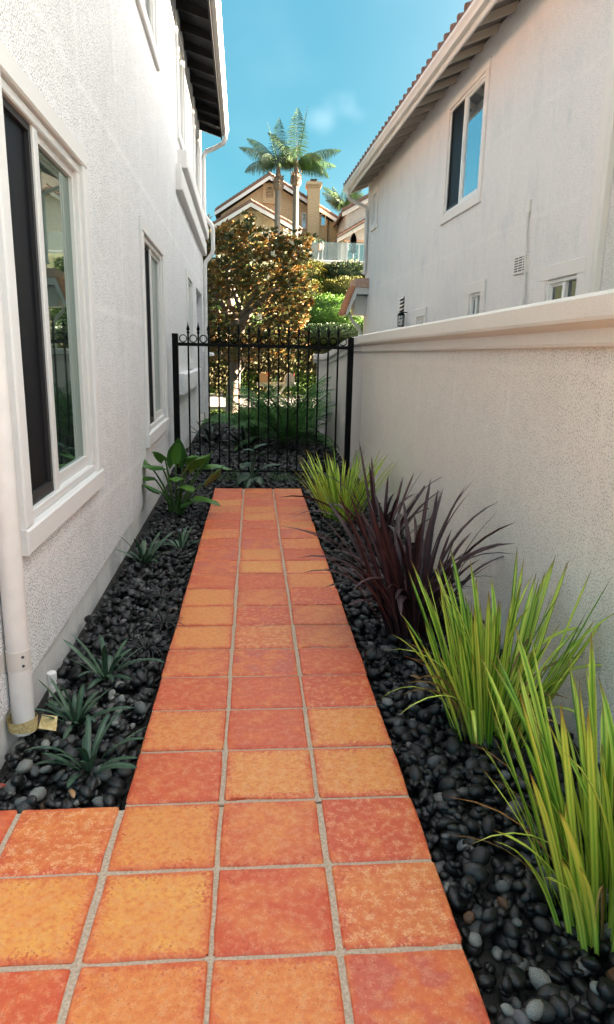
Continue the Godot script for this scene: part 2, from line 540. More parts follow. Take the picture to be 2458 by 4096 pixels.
func path() -> void:
	var b := Mb.new()
	b.box(Vector3(-0.405, -0.075, -7.118), Vector3(0.520, -0.007, -1.9))
	b.box(Vector3(-6.0, -0.075, -1.888), Vector3(0.520, -0.007, 5.0))
	var p := part("path", b, M.grout, self, "structure")
	# tile shapes: a pillowed top, rounded and slightly chipped edges
	var shapes := []
	for k in 7:
		rng.seed = 900 + k
		var t := Mb.new()
		var hx := 0.1500; var hz := 0.1390
		var N := 9
		var gx := [-1.0, -0.965, -0.86, -0.5, 0.0, 0.5, 0.86, 0.965, 1.0]
		var wob := []
		for i in 40: wob.append(rnd(-0.0022, 0.0015) - (0.003 if rnd(0, 1) < 0.08 else 0.0))
		var at := func(i: int, j: int) -> Vector3:
			var x: float = gx[i] * hx; var z: float = gx[j] * hz
			var e := maxf(absf(gx[i]), absf(gx[j]))
			var y := 0.0
			if e > 0.99: y = -0.0050
			elif e > 0.95: y = -0.0012
			if i == 0 or i == N - 1: x += signf(x) * wob[j + (0 if i == 0 else 9)]
			if j == 0 or j == N - 1: z += signf(z) * wob[i + (18 if j == 0 else 27)]
			if (i == 0 or i == N - 1) and (j == 0 or j == N - 1): x *= 0.965; z *= 0.965
			return Vector3(x, y + 0.0006 * sin(x * 31.0 + k) * cos(z * 27.0), z)
		var uv := func(q: Vector3) -> Vector2: return Vector2(q.x / (2.04 * hx) + 0.5, q.z / (2.04 * hz) + 0.5)
		for j in N - 1:
			for i in N - 1:
				var a: Vector3 = at.call(i, j + 1); var c2: Vector3 = at.call(i + 1, j + 1); var d: Vector3 = at.call(i + 1, j); var e2: Vector3 = at.call(i, j)
				t.quad(a, c2, d, e2, uv.call(a), uv.call(c2), uv.call(d), uv.call(e2))
		for i in N - 1:
			for side in 4:
				var a: Vector3; var c2: Vector3
				if side == 0: a = at.call(i, N - 1); c2 = at.call(i + 1, N - 1)
				elif side == 1: a = at.call(N - 1, N - 1 - i); c2 = at.call(N - 1, N - 2 - i)
				elif side == 2: a = at.call(N - 1 - i, 0); c2 = at.call(N - 2 - i, 0)
				else: a = at.call(0, i); c2 = at.call(0, i + 1)
				var dn := Vector3(0, -0.022, 0)
				t.quad(a + dn, c2 + dn, c2, a, uv.call(a), uv.call(c2), uv.call(c2), uv.call(a))
		shapes.append(t.mesh())
	var mats := []
	var looks := [[0.80, 0.10, 0.30, 0.0], [0.20, 0.50, 0.30, 0.0], [0.02, 1.0, 0.25, 0.0], [1.0, 0.05, 0.55, 0.10], [0.45, 0.25, 0.30, 0.15], [0.65, 0.0, 0.30, 0.9], [0.30, 0.80, 0.45, 0.0], [0.95, 0.10, 0.25, 0.35], [0.08, 0.75, 0.20, 0.0], [0.60, 0.45, 0.75, 0.0], [0.50, 0.15, 0.45, 0.45], [1.0, 0.15, 0.35, 0.0]]
	for i in looks.size():
		var l: Array = looks[i]
		mats.append(clay_tile(500 + i * 13, l[0], l[1], l[2], l[3]))
	# what the nearest rows look like in the place: yellow ones at the left, red ones in the middle
	var near := {-1: [1, 9, 2, 11, 3], 0: [11, 8, 2, 1, 2], 1: [6, 4, 0, 1, 9], 2: [6, 3, 9, 5, 6], -2: [0, 7, 3, 2, 8]}
	rng.seed = 77
	for row in 29:
		var z := -7.13 + 0.29 * (row + 0.5)
		for c in [-2, -1, 0, 1, 2]:
			# columns: 0..2 are the path, -1 and -2 the wider place at its near end
			var col: int = c
			var x := -0.099 + 0.315 * (col - 1) + 0.1575
			if col < 0 and row < 18:
				continue
			if z > -0.25 or (col == -2 and z < -1.92):
				continue
			var o := MeshInstance3D.new()
			o.name = numbered(p, "tile")
			o.mesh = shapes[rng.randi() % shapes.size()]
			var pick := rng.randi() % mats.size()
			o.material_override = mats[pick]
			var turn := rng.randi() % 2
			p.add_child(o, true)
			o.position = Vector3(x + rnd(-0.0025, 0.0025), rnd(-0.0012, 0.0012), z + rnd(-0.0015, 0.0015))
			o.rotation = Vector3(rnd(-0.004, 0.004), PI * turn + rnd(-0.006, 0.006), rnd(-0.004, 0.004))
			if row >= 17 and row < 22:
				o.material_override = mats[near[col if col < 2 else 2][row - 17]]
	var rest := Mb.new()
	for row in range(0, 24):
		var z := -1.91 + 0.29 * (row + 0.5)
		for c in range(-18, 3):
			if z < -0.25 and c >= -2: continue
			var x := -0.099 + 0.315 * (c - 1) + 0.1575
			rest.box(Vector3(x - 0.142, -0.005, z - 0.138), Vector3(x + 0.142, 0.0, z + 0.138))
	part("paving", rest, mottled(lin(0.42, 0.14, 0.06), lin(0.52, 0.24, 0.09), 44, 0.02, 1.4, 0.55), p, "stuff")

# ---------------------------------------------------------------- house pieces
func wall_panel(b: Mb, x: float, s0: float, s1: float, y0: float, y1: float, holes: Array, deep := 0.11) -> void:
	var ss := [s0, s1]; var ys := [y0, y1]
	for h in holes:
		ss.append_array([h[0], h[1]]); ys.append_array([h[2], h[3]])
	ss.sort(); ys.sort()
	for i in ss.size() - 1:
		for j in ys.size() - 1:
			if ss[i + 1] - ss[i] < 0.001 or ys[j + 1] - ys[j] < 0.001: continue
			var ms: float = (ss[i] + ss[i + 1]) / 2; var my: float = (ys[j] + ys[j + 1]) / 2
			if ms < s0 or ms > s1 or my < y0 or my > y1: continue
			var open := false
			for h in holes:
				if ms > h[0] and ms < h[1] and my > h[2] and my < h[3]: open = true
			if open: continue
			b.quad(Vector3(x, ys[j], -ss[i]), Vector3(x, ys[j], -ss[i + 1]), Vector3(x, ys[j + 1], -ss[i + 1]), Vector3(x, ys[j + 1], -ss[i]))
	for h in holes:
		var k := x - deep
		var lo := [Vector3(x, h[2], -h[0]), Vector3(x, h[2], -h[1]), Vector3(x, h[3], -h[1]), Vector3(x, h[3], -h[0])]
		for i in 4:
			var p: Vector3 = lo[i]; var q: Vector3 = lo[(i + 1) % 4]
			b.quad(p, Vector3(k, p.y, p.z), Vector3(k, q.y, q.z), q)

# a framed window in an opening; split = where the mullion stands (s), screen_first = the part at smaller s carries the insect screen
func window(house: Node3D, fl: bool, s0: float, s1: float, y0: float, y1: float, split: float, screen_first: bool, tw: float, pane: Material, trim_mat: Material, tp := 0.028, screened := true) -> void:
	if tw > 0.0:
		var t := Mb.new(); t.flip = fl
		t.hbc(-0.004, tp, y1, y1 + tw, s0 - tw, s1 + tw)
		t.hbc(-0.004, tp, y0, y1, s0 - tw, s0)
		t.hbc(-0.004, tp, y0, y1, s1, s1 + tw)
		t.hbc(-0.004, tp + 0.006, y0 - tw * 1.1, y0, s0 - tw - 0.01, s1 + tw + 0.01)
		part("window_trim", t, trim_mat, house)
	var f := Mb.new(); f.flip = fl
	var fw := 0.045
	f.hbc(-0.075, 0.004, y0, y0 + fw, s0, s1, 0.006)
	f.hbc(-0.075, 0.004, y1 - fw, y1, s0, s1, 0.006)
	f.hbc(-0.075, 0.004, y0 + fw, y1 - fw, s0, s0 + fw, 0.006)
	f.hbc(-0.075, 0.004, y0 + fw, y1 - fw, s1 - fw, s1, 0.006)
	f.hbc(-0.075, -0.004, y0 + fw, y1 - fw, split - 0.03, split + 0.03, 0.006)
	# inner bead round the fixed light
	var a0 := split + 0.03 if screen_first else s0 + fw
	var a1 := s1 - fw if screen_first else split - 0.03
	var b0 := s0 + fw if screen_first else split + 0.03
	var b1 := split - 0.03 if screen_first else s1 - fw
	var w := Mb.new(); w.flip = fl
	var k := 0.035
	f.hb(-0.07, -0.022, y0 + fw, y0 + fw + k * 1.7, a0, a1)
	f.hb(-0.07, -0.022, y1 - fw - k, y1 - fw, a0, a1)
	f.hb(-0.07, -0.022, y0 + fw + k * 1.7, y1 - fw - k, a0, a0 + k)
	f.hb(-0.07, -0.022, y0 + fw + k * 1.7, y1 - fw - k, a1 - k, a1)
	var o := part("window", f, M.vinyl, house)
	var g := Mb.new(); g.flip = fl
	g.hb(-0.046, -0.040, y0 + fw + k * 1.7 - 0.003, y1 - fw - k + 0.003, a0 + k - 0.003, a1 - k + 0.003)
	part("pane", g, pane, o)
	if screened:
		w.hb(-0.05, -0.018, y0 + fw, y0 + fw + 0.05, b0, b1)
		w.hb(-0.05, -0.018, y1 - fw - 0.03, y1 - fw, b0, b1)
		w.hb(-0.05, -0.018, y0 + fw + 0.05, y1 - fw - 0.03, b0, b0 + 0.03)
		w.hb(-0.05, -0.018, y0 + fw + 0.05, y1 - fw - 0.03, b1 - 0.03, b1)
		part("sash", w, M.sash, o)
		var sc := Mb.new(); sc.flip = fl
		sc.hb(-0.040, -0.036, y0 + fw + 0.05, y1 - fw - 0.03, b0 + 0.03, b1 - 0.03)
		part("screen", sc, M.screen, o)
	else:
		var g2 := Mb.new(); g2.flip = fl
		g2.hb(-0.056, -0.050, y0 + fw, y1 - fw, b0, b1)
		part("pane", g2, pane, o)

# gutter, fascia, rafters, sloping soffit and tiled roof along an eave
func eave(house: Node3D, fl: bool, s0: float, s1: float, over: float, yf: float, rise: float, soffit: Material, rafter: Material, fascia: Material, deep: float, tile_mat: Material, show_tiles: bool) -> void:
	var ridge := 5.2 if not fl else 10.0
	var g := Mb.new(); g.flip = fl
	var x := over
	g.extrude([Vector2(x + 0.002, yf - 0.02), Vector2(x + 0.075, yf - 0.02), Vector2(x + 0.095, yf + 0.02), Vector2(x + 0.125, yf + 0.055), Vector2(x + 0.130, yf + 0.10), Vector2(x + 0.118, yf + 0.10), Vector2(x + 0.114, yf + 0.06), Vector2(x + 0.08, yf + 0.0), Vector2(x + 0.002, yf + 0.0)], -s1, -s0)
	part("gutter", g, M.gutter, house)
	var f := Mb.new(); f.flip = fl
	f.hb(over - 0.028, over, yf - 0.10, yf + 0.08, s0, s1)
	part("fascia", f, fascia, house)
	var so := Mb.new(); so.flip = fl
	so.extrude([Vector2(over - 0.03, yf + 0.03), Vector2(over - 0.03, yf + 0.055), Vector2(-0.15, yf + 0.055 + rise * (over + 0.12)), Vector2(-0.15, yf + 0.03 + rise * (over + 0.12))], -s1, -s0)
	part("soffit", so, soffit, house)
	var n := int((s1 - s0) / 0.61)
	for i in n + 1:
		var s := s0 + 0.06 + i * (s1 - s0 - 0.17) / n
		var r := Mb.new(); r.flip = fl
		r.extrude([Vector2(over - 0.031, yf - 0.075), Vector2(over - 0.031, yf + 0.028), Vector2(-0.02, yf + 0.028 + rise * (over - 0.01)), Vector2(-0.02, yf - 0.085 + rise * (over - 0.01))], -s - 0.05, -s)
		part("rafter", r, rafter, house)
	# roof deck and its courses of barrel tiles
	var d := Mb.new(); d.flip = fl
	var y_at := func(xx: float) -> float: return yf + 0.085 + rise * (over - xx)
	d.extrude([Vector2(over + 0.02, y_at.call(over) - 0.02), Vector2(over + 0.02, y_at.call(over) + 0.01), Vector2(-ridge, y_at.call(-ridge) + 0.01), Vector2(-ridge * 2.0 - over, y_at.call(over)), Vector2(-ridge * 2.0 - over, y_at.call(over) - 0.03), Vector2(-ridge, y_at.call(-ridge) - 0.03)], -s1, -s0)
	var roof := part("roof", d, tile_mat, house)
	var tl := Mb.new(); tl.flip = fl
	var m := int((s1 - s0) / 0.29)
	var slope := Vector3(-1, rise, 0).normalized()
	var nrm := Vector3(rise, 1, 0).normalized()
	for course in 12:
		var away := 0.42 * course - (0.12 if show_tiles else 0.02)
		for i in m:
			var s := s0 + (i + 0.5) * (s1 - s0) / m
			var rings := []; var norms := []
			for e in 2:
				var o := Vector3(over, y_at.call(over) + (0.065 if show_tiles else 0.012), -s) + slope * (away + 0.46 * e) + nrm * (0.022 * (1 - e))
				var ring := []; var nr := []
				for q in 7:
					var a := PI * q / 6.0
					var w := Vector3(0, 0, 1) * cos(a) * 0.095 + nrm * sin(a) * 0.075
					ring.append(o + w); nr.append(w.normalized())
				rings.append(ring); norms.append(nr)
			if course == 0 and show_tiles:
				var one := Mb.new(); one.flip = fl
				one.smooth_ring_strip(rings, norms, false)
				for q in range(1, 6): one.tri(rings[0][0], rings[0][q + 1], rings[0][q])
				part("roof_tile", one, tile_mat, roof)
			else:
				tl.smooth_ring_strip(rings, norms, false)
				for q in range(1, 6): tl.tri(rings[0][0], rings[0][q + 1], rings[0][q])
	part("tile_courses", tl, tile_mat, roof, "stuff")

func left_house() -> void:
	var h := base("stucco_house", Vector3(-0.875, 0, 0), atan(0.0148))
	tag(h, "white stucco two-storey house with dark eave, close on the left of the tiled path", "house")
	var s0 := 1.98; var s1 := 15.7
	var holes := [[2.72, 3.985, 0.72, 2.38], [6.24, 7.68, 0.69, 2.42], [11.04, 12.0, 1.28, 2.56], [6.30, 7.68, 4.34, 5.45], [10.1, 11.06, 4.34, 5.60], [13.15, 14.75, 4.34, 5.62], [13.3, 15.1, 0.10, 2.62]]
	var b := Mb.new()
	wall_panel(b, 0.0, s0, s1, 0.10, 6.02, holes)
	b.quad(Vector3(-9, 0.10, -s0), Vector3(0, 0.10, -s0), Vector3(0, 6.02, -s0), Vector3(-9, 6.02, -s0))
	b.quad(Vector3(0, 0.10, -s1), Vector3(-9, 0.10, -s1), Vector3(-9, 6.02, -s1), Vector3(0, 6.02, -s1))
	b.quad(Vector3(-9, 0.1, -s1), Vector3(-9, 0.1, -s0), Vector3(-9, 6.02, -s0), Vector3(-9, 6.02, -s1))
	b.quad(Vector3(0, 0.10, -s0), Vector3(-0.016, 0.10, -s0), Vector3(-0.016, 0.10, -s1), Vector3(0, 0.10, -s1))
	# gable ends up to the roof
	for e in [[-s0, 1], [-s1, -1]]:
		var p := [Vector3(0.0, 6.02, e[0]), Vector3(-5.2, 7.55, e[0]), Vector3(-9, 6.02, e[0])]
		if e[1] > 0: b.tri(p[0], p[1], p[2])
		else: b.tri(p[2], p[1], p[0])
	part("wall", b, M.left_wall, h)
	var k := Mb.new()
	k.hb(-0.4, -0.016, -0.12, 0.10, s0 + 0.016, s1 - 0.016)
	k.hb(-9.0, -0.4, -0.12, 0.10, s0 + 0.016, s0 + 0.2)
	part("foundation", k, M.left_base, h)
	window(h, false, 2.72, 3.985, 0.72, 2.38, 3.22, true, 0.095, M.pane, M.trim)
	window(h, false, 6.24, 7.68, 0.69, 2.42, 6.88, true, 0.11, M.pane, M.trim)
	window(h, false, 11.04, 12.0, 1.28, 2.56, 11.5, true, 0.11, M.pane, M.trim)
	window(h, false, 6.30, 7.68, 4.34, 5.45, 7.0, true, 0.11, M.pane_dark, M.trim)
	window(h, false, 10.1, 11.06, 4.34, 5.60, 10.6, true, 0.11, M.pane_dark, M.trim)
	window(h, false, 13.15, 14.75, 4.34, 5.62, 13.9, true, 0.11, M.pane_dark, M.trim)
	# doorway set back in the wall
	var al := Mb.new()
	al.quad(Vector3(-0.11, 0.10, -13.3), Vector3(-0.11, 0.10, -15.1), Vector3(-0.11, 2.62, -15.1), Vector3(-0.11, 2.62, -13.3))
	part("alcove", al, M.left_wall, h)
	var dr := Mb.new()
	dr.hbc(-0.11, -0.07, 0.12, 2.2, 13.6, 14.5)
	dr.hb(-0.07, -0.06, 1.3, 2.0, 13.75, 14.35)
	var door := part("door", dr, M.vinyl, h)
	var kn := Mb.new()
	kn.lathe([Vector2(0.0, -0.03), Vector2(0.03, -0.015), Vector2(0.03, 0.015), Vector2(0.0, 0.03)], Vector3(-0.03, 1.05, -13.68), 8)
	part("handle", kn, M.sash, door)
	# stucco bands under the upper windows
	var m1 := Mb.new()
	m1.hbc(0.0, 0.085, 3.50, 3.76, 9.6, s1, 0.012)
	m1.hbc(0.0, 0.135, 3.84, 4.06, 9.9, s1, 0.012)
	m1.hbc(0.0, 0.060, 3.76, 3.84, 9.7, s1, 0.004)
	part("band", m1, M.trim, h)
	var m2 := Mb.new()
	m2.hbc(0.0, 0.10, 0.86, 1.14, 9.3, 12.9, 0.02)
	part("ledge", m2, M.left_wall, h)
	var mb := Mb.new()
	mb.hbc(0.0, 0.10, 0.95, 1.45, 15.25, 15.6, 0.02)
	mb.lathe([Vector2(0.0, 0.02), Vector2(0.08, 0.015), Vector2(0.10, -0.02), Vector2(0.10, -0.06)], Vector3(0.14, 1.42, -15.42), 12)
	part("meter_box", mb, M.vinyl, h)
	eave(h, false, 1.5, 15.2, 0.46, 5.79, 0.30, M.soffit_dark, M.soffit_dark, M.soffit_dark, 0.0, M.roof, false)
	# the far downspout, kinked round the bands
	var d := Mb.new()
	var px := 0.075; var ps := 15.05
	var pts := [Vector3(0.53, 5.78, -ps + 0.1), Vector3(0.53, 5.66, -ps + 0.1), Vector3(0.49, 5.57, -ps + 0.08), Vector3(0.28, 5.48, -ps), Vector3(0.13, 5.42, -ps), Vector3(px, 5.33, -ps), Vector3(px, 4.26, -ps), Vector3(px + 0.02, 4.18, -ps), Vector3(0.23, 4.02, -ps), Vector3(0.25, 3.92, -ps), Vector3(0.25, 3.55, -ps), Vector3(0.23, 3.46, -ps), Vector3(0.10, 3.30, -ps), Vector3(px, 3.2, -ps), Vector3(px, 0.0, -ps)]
	var rr := []; for i in pts.size(): rr.append(0.045)
	d.tube(pts, rr, 10)
	part("downspout", d, M.pipe, h)
	# the near downspout with its clip and the tape round its foot
	var e := Mb.new()
	e.tube([Vector3(0.045, 5.8, -2.36), Vector3(0.045, 0.0, -2.36)], [0.041, 0.041], 24)
	var ds := part("downspout", e, M.pipe, h)
	var st := Mb.new()
	st.tube([Vector3(0.045, 0.262, -2.36), Vector3(0.045, 0.338, -2.36)], [0.0435, 0.0435], 24)
	st.hb(-0.006, 0.002, 0.262, 0.338, 2.25, 2.47)
	part("strap", st, M.gutter, ds)
	for yy in [0.283, 0.318]:
		var sc := Mb.new()
		sc.lathe([Vector2(0.0, 0.004), Vector2(0.005, 0.003), Vector2(0.006, 0.0)], Vector3(0, 0, 0), 8)
		var so := part("screw", sc, M.sash, ds)
		so.position = Vector3(0.0715, yy, -2.3265); so.rotation = Vector3(0.9, 0, -0.7)
	rng.seed = 5
	var tp := Mb.new()
	for j in 26:
		var a0 := TAU * j / 26.0; var a1 := TAU * (j + 1) / 26.0
		var r0 := 0.049 + 0.006 * sin(a0 * 3.0); var r1 := 0.049 + 0.006 * sin(a1 * 3.0)
		var c := Vector3(0.045, 0, -2.36)
		var t0 := 0.062 + 0.008 * sin(a0 * 2.0 + 1.0); var t1 := 0.062 + 0.008 * sin(a1 * 2.0 + 1.0)
		tp.quad(c + Vector3(cos(a1) * r1, 0.012, sin(a1) * r1), c + Vector3(cos(a0) * r0, 0.012, sin(a0) * r0), c + Vector3(cos(a0) * (r0 + 0.004), t0, sin(a0) * (r0 + 0.004)), c + Vector3(cos(a1) * (r1 + 0.004), t1, sin(a1) * (r1 + 0.004)))
	tp.quad(Vector3(0.10, 0.016, -2.345), Vector3(0.17, 0.012, -2.33), Vector3(0.165, 0.045, -2.38), Vector3(0.105, 0.05, -2.39))
	var tm := mottled(lin(0.50, 0.34, 0.12), lin(0.66, 0.54, 0.30), 51, 0.03, 0.12, 0.7)
	tm.cull_mode = BaseMaterial3D.CULL_DISABLED
	var tw := part("tape", tp, tm, ds)
	tw.set_meta("label", "loose yellowed tape round the foot of the downspout")

func right_house() -> void:
	var h := base("stucco_house", Vector3(3.88, 0, 0), atan(0.0365))
	tag(h, "pinkish white stucco two-storey house with open rafters, behind the garden wall on the right", "house")
	var s1 := 19.75
	var holes := [[10.98, 12.66, 3.92, 5.62], [18.5, 18.98, 4.84, 5.56], [7.55, 8.30, 1.55, 2.36], [10.5, 11.0, 1.55, 2.42], [13.55, 14.05, 1.55, 2.22]]
	var b := Mb.new(); b.flip = true
	wall_panel(b, 0.0, 7.06, s1, -0.1, 6.05, holes)
	wall_panel(b, -0.14, 1.2, 7.06, -0.1, 6.05, [], 0.1)
	b.quad(Vector3(-0.14, -0.1, -7.06), Vector3(0, -0.1, -7.06), Vector3(0, 6.05, -7.06), Vector3(-0.14, 6.05, -7.06))
	b.quad(Vector3(0, -0.1, -s1), Vector3(-20.0, -0.1, -s1), Vector3(-20.0, 6.05, -s1), Vector3(0, 6.05, -s1))
	b.quad(Vector3(-20.0, -0.1, -1.2), Vector3(-0.14, -0.1, -1.2), Vector3(-0.14, 6.05, -1.2), Vector3(-20.0, 6.05, -1.2))
	b.quad(Vector3(-20.0, -0.1, -s1), Vector3(-20.0, -0.1, -1.2), Vector3(-20.0, 6.05, -1.2), Vector3(-20.0, 6.05, -s1))
	b.tri(Vector3(0.0, 6.05, -s1), Vector3(-10.0, 10.3, -s1), Vector3(-20.0, 6.05, -s1))
	b.tri(Vector3(-20.0, 6.05, -1.2), Vector3(-10.0, 10.3, -1.2), Vector3(-0.14, 6.05, -1.2))
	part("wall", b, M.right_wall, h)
	window(h, true, 10.98, 12.66, 3.92, 5.62, 11.93, false, 0.14, M.pane_sky, M.right_trim)
	window(h, true, 18.5, 18.98, 4.84, 5.56, 18.74, true, 0.13, M.pane_dark, M.right_trim, 0.04, false)
	window(h, true, 7.55, 8.30, 1.55, 2.36, 7.9, true, 0.17, M.pane_dark, M.right_trim, 0.03, false)
	window(h, true, 10.5, 11.0, 1.55, 2.42, 10.75, true, 0.17, M.pane_dark, M.right_trim, 0.03, false)
	window(h, true, 13.55, 14.05, 1.55, 2.22, 13.8, true, 0.17, M.pane_dark, M.right_trim, 0.03, false)
	eave(h, true, 0.8, 19.9, 0.56, 5.84, 0.43, M.soffit_light, M.rafter_light, M.white_wood, 0.0, M.roof_dark, true)
	# corner board and fluted downspout
	var t := Mb.new(); t.flip = true
	t.hbc(-0.003, 0.025, -0.1, 5.9, 7.24, 7.42, 0.006)
	part("corner_board", t, M.right_trim, h)
	var d := Mb.new(); d.flip = true
	for i in 3:
		d.hbc(0.005, 0.075, -0.1, 5.9, 7.085 + i * 0.034, 7.113 + i * 0.034, 0.008)
	d.hb(0.0, 0.06, -0.1, 5.9, 7.09, 7.18)
	part("downspout", d, M.gutter, h)
	# far downspout from the gutter to the wall
	var f := Mb.new(); f.flip = true
	var s := 19.55
	f.tube([Vector3(0.60, 5.82, -s), Vector3(0.60, 5.66, -s), Vector3(0.55, 5.58, -s), Vector3(0.18, 5.44, -s), Vector3(0.08, 5.38, -s), Vector3(0.06, 5.28, -s), Vector3(0.06, 3.75, -s), Vector3(0.10, 3.66, -s)], [0.05, 0.05, 0.05, 0.05, 0.05, 0.05, 0.05, 0.05], 10)
	part("downspout", f, M.gutter, h)
	# louvred square vent
	var v := Mb.new(); v.flip = true
	v.hbc(0.0, 0.02, 2.53, 2.78, 8.90, 9.33, 0.005)
	var vent := part("vent", v, M.right_trim, h)
	for i in 6:
		for j in 3:
			var l := Mb.new(); l.flip = true
			var yy := 2.565 + i * 0.033
			l.hb(0.019, 0.024, yy, yy + 0.013, 8.93 + j * 0.135, 9.03 + j * 0.135)
			part("slot", l, M.black, vent)
	var v2 := Mb.new(); v2.flip = true
	v2.hb(-0.02, 0.002, 2.02, 2.74, 15.20, 15.58)
	var vent2 := part("louvre", v2, M.black, h)
	for i in 9:
		var l := Mb.new(); l.flip = true
		var yy := 2.03 + i * 0.08
		l.extrude([Vector2(0.003, yy + 0.05), Vector2(0.06, yy), Vector2(0.065, yy + 0.008), Vector2(0.003, yy + 0.062)], -15.58, -15.20)
		part("slat", l, M.right_trim, vent2)
	# conduit
	var c := Mb.new(); c.flip = true
	c.tube([Vector3(0.03, 1.2, -8.88), Vector3(0.03, 2.35, -8.90), Vector3(0.035, 3.0, -8.98), Vector3(0.035, 3.26, -9.0)], [0.016, 0.016, 0.016, 0.016], 8)
	c.tube([Vector3(0.035, 3.2, -9.0), Vector3(0.035, 3.27, -9.0)], [0.026, 0.026], 8)
	c.hb(0.0, 0.03, 3.27, 3.42, 8.97, 9.05)
	part("conduit", c, M.right_trim, h)
	# small tiled porch roof at the far corner
	var p := Mb.new(); p.flip = true
	p.extrude([Vector2(-0.02, 3.28), Vector2(0.36, 3.28), Vector2(0.62, 2.56), Vector2(0.56, 2.54), Vector2(0.32, 3.10), Vector2(-0.02, 3.10)], -20.0, -19.2)
	p.hb(-0.02, 0.34, 2.56, 3.08, 19.42, 20.0)
	var porch := part("porch_roof", p, M.white_wood, h)
	var pc := Mb.new(); pc.flip = true
	pc.extrude([Vector2(-0.02, 3.285), Vector2(0.38, 3.285), Vector2(0.40, 3.50), Vector2(-0.02, 3.52)], -20.0, -19.15)
	part("coping", pc, mottled(lin(0.45, 0.26, 0.20), lin(0.55, 0.36, 0.29), 61, 0.05, 0.8, 0.8), porch)
	for i in 3:
		for j in 3:
			var tt := Mb.new(); tt.flip = true
			var o := Vector3(0.395 + j * 0.085, 3.30 - j * 0.235, -19.3 - i * 0.27)
			tt.tube([o, o + Vector3(0.10, -0.27, 0)], [0.065, 0.075], 8)
			part("roof_tile", tt, mottled_once("tile_orange"), porch)
	var pd := Mb.new(); pd.flip = true
	pd.tube([Vector3(0.45, 2.56, -19.5), Vector3(0.42, 2.45, -19.5), Vector3(0.20, 2.25, -19.6), Vector3(0.12, 2.12, -19.6), Vector3(0.12, 0.0, -19.6)], [0.045, 0.045, 0.045, 0.045, 0.045], 8)
	part("porch_downspout", pd, M.gutter, h)
	# wall lantern
	var la := base("wall_lantern")
	la.transform = h.transform * Transform3D(Basis(), Vector3(-0.13, 2.07, -14.9))
	tag(la, "black metal wall lantern on the right house, just above the garden wall", "lantern")
	var l1 := Mb.new()
	l1.lathe([Vector2(0, 0.0), Vector2(0.075, 0.0), Vector2(0.075, 0.02), Vector2(0.0, 0.025)], Vector3.ZERO, 6)
	l1.lathe([Vector2(0.08, 0.235), Vector2(0.085, 0.25), Vector2(0.05, 0.29), Vector2(0.02, 0.305), Vector2(0.012, 0.33), Vector2(0.0, 0.33)], Vector3.ZERO, 6)
	for i in 6:
		var a := TAU * i / 6.0
		l1.bar(Vector3(cos(a) * 0.068, 0.02, sin(a) * 0.068), Vector3(cos(a) * 0.075, 0.237, sin(a) * 0.075), 0.012, 0.012, Vector3.RIGHT)
	l1.bar(Vector3(0.0, 0.30, 0), Vector3(0.13, 0.30, 0), 0.02, 0.02)
	part("frame", l1, M.iron, la)
	var l2 := Mb.new()
	l2.lathe([Vector2(0.060, 0.022), Vector2(0.066, 0.234)], Vector3.ZERO, 6)
	var lg := mat(Color(0.9, 0.93, 0.95, 0.12), 0.05)
	lg.transparency = BaseMaterial3D.TRANSPARENCY_ALPHA
	part("lantern_glass", l2, lg, la)
	var l3 := Mb.new()
	l3.tube([Vector3(0, 0.02, 0), Vector3(0, 0.12, 0)], [0.014, 0.014], 8)
	part("candle", l3, M.vinyl, la)

func mottled_once(k: String) -> Material:
	if not M.has(k):
		M[k] = mottled(lin(0.40, 0.13, 0.06), lin(0.55, 0.24, 0.12), 62, 0.06, 0.7, 0.75)
	return M[k]

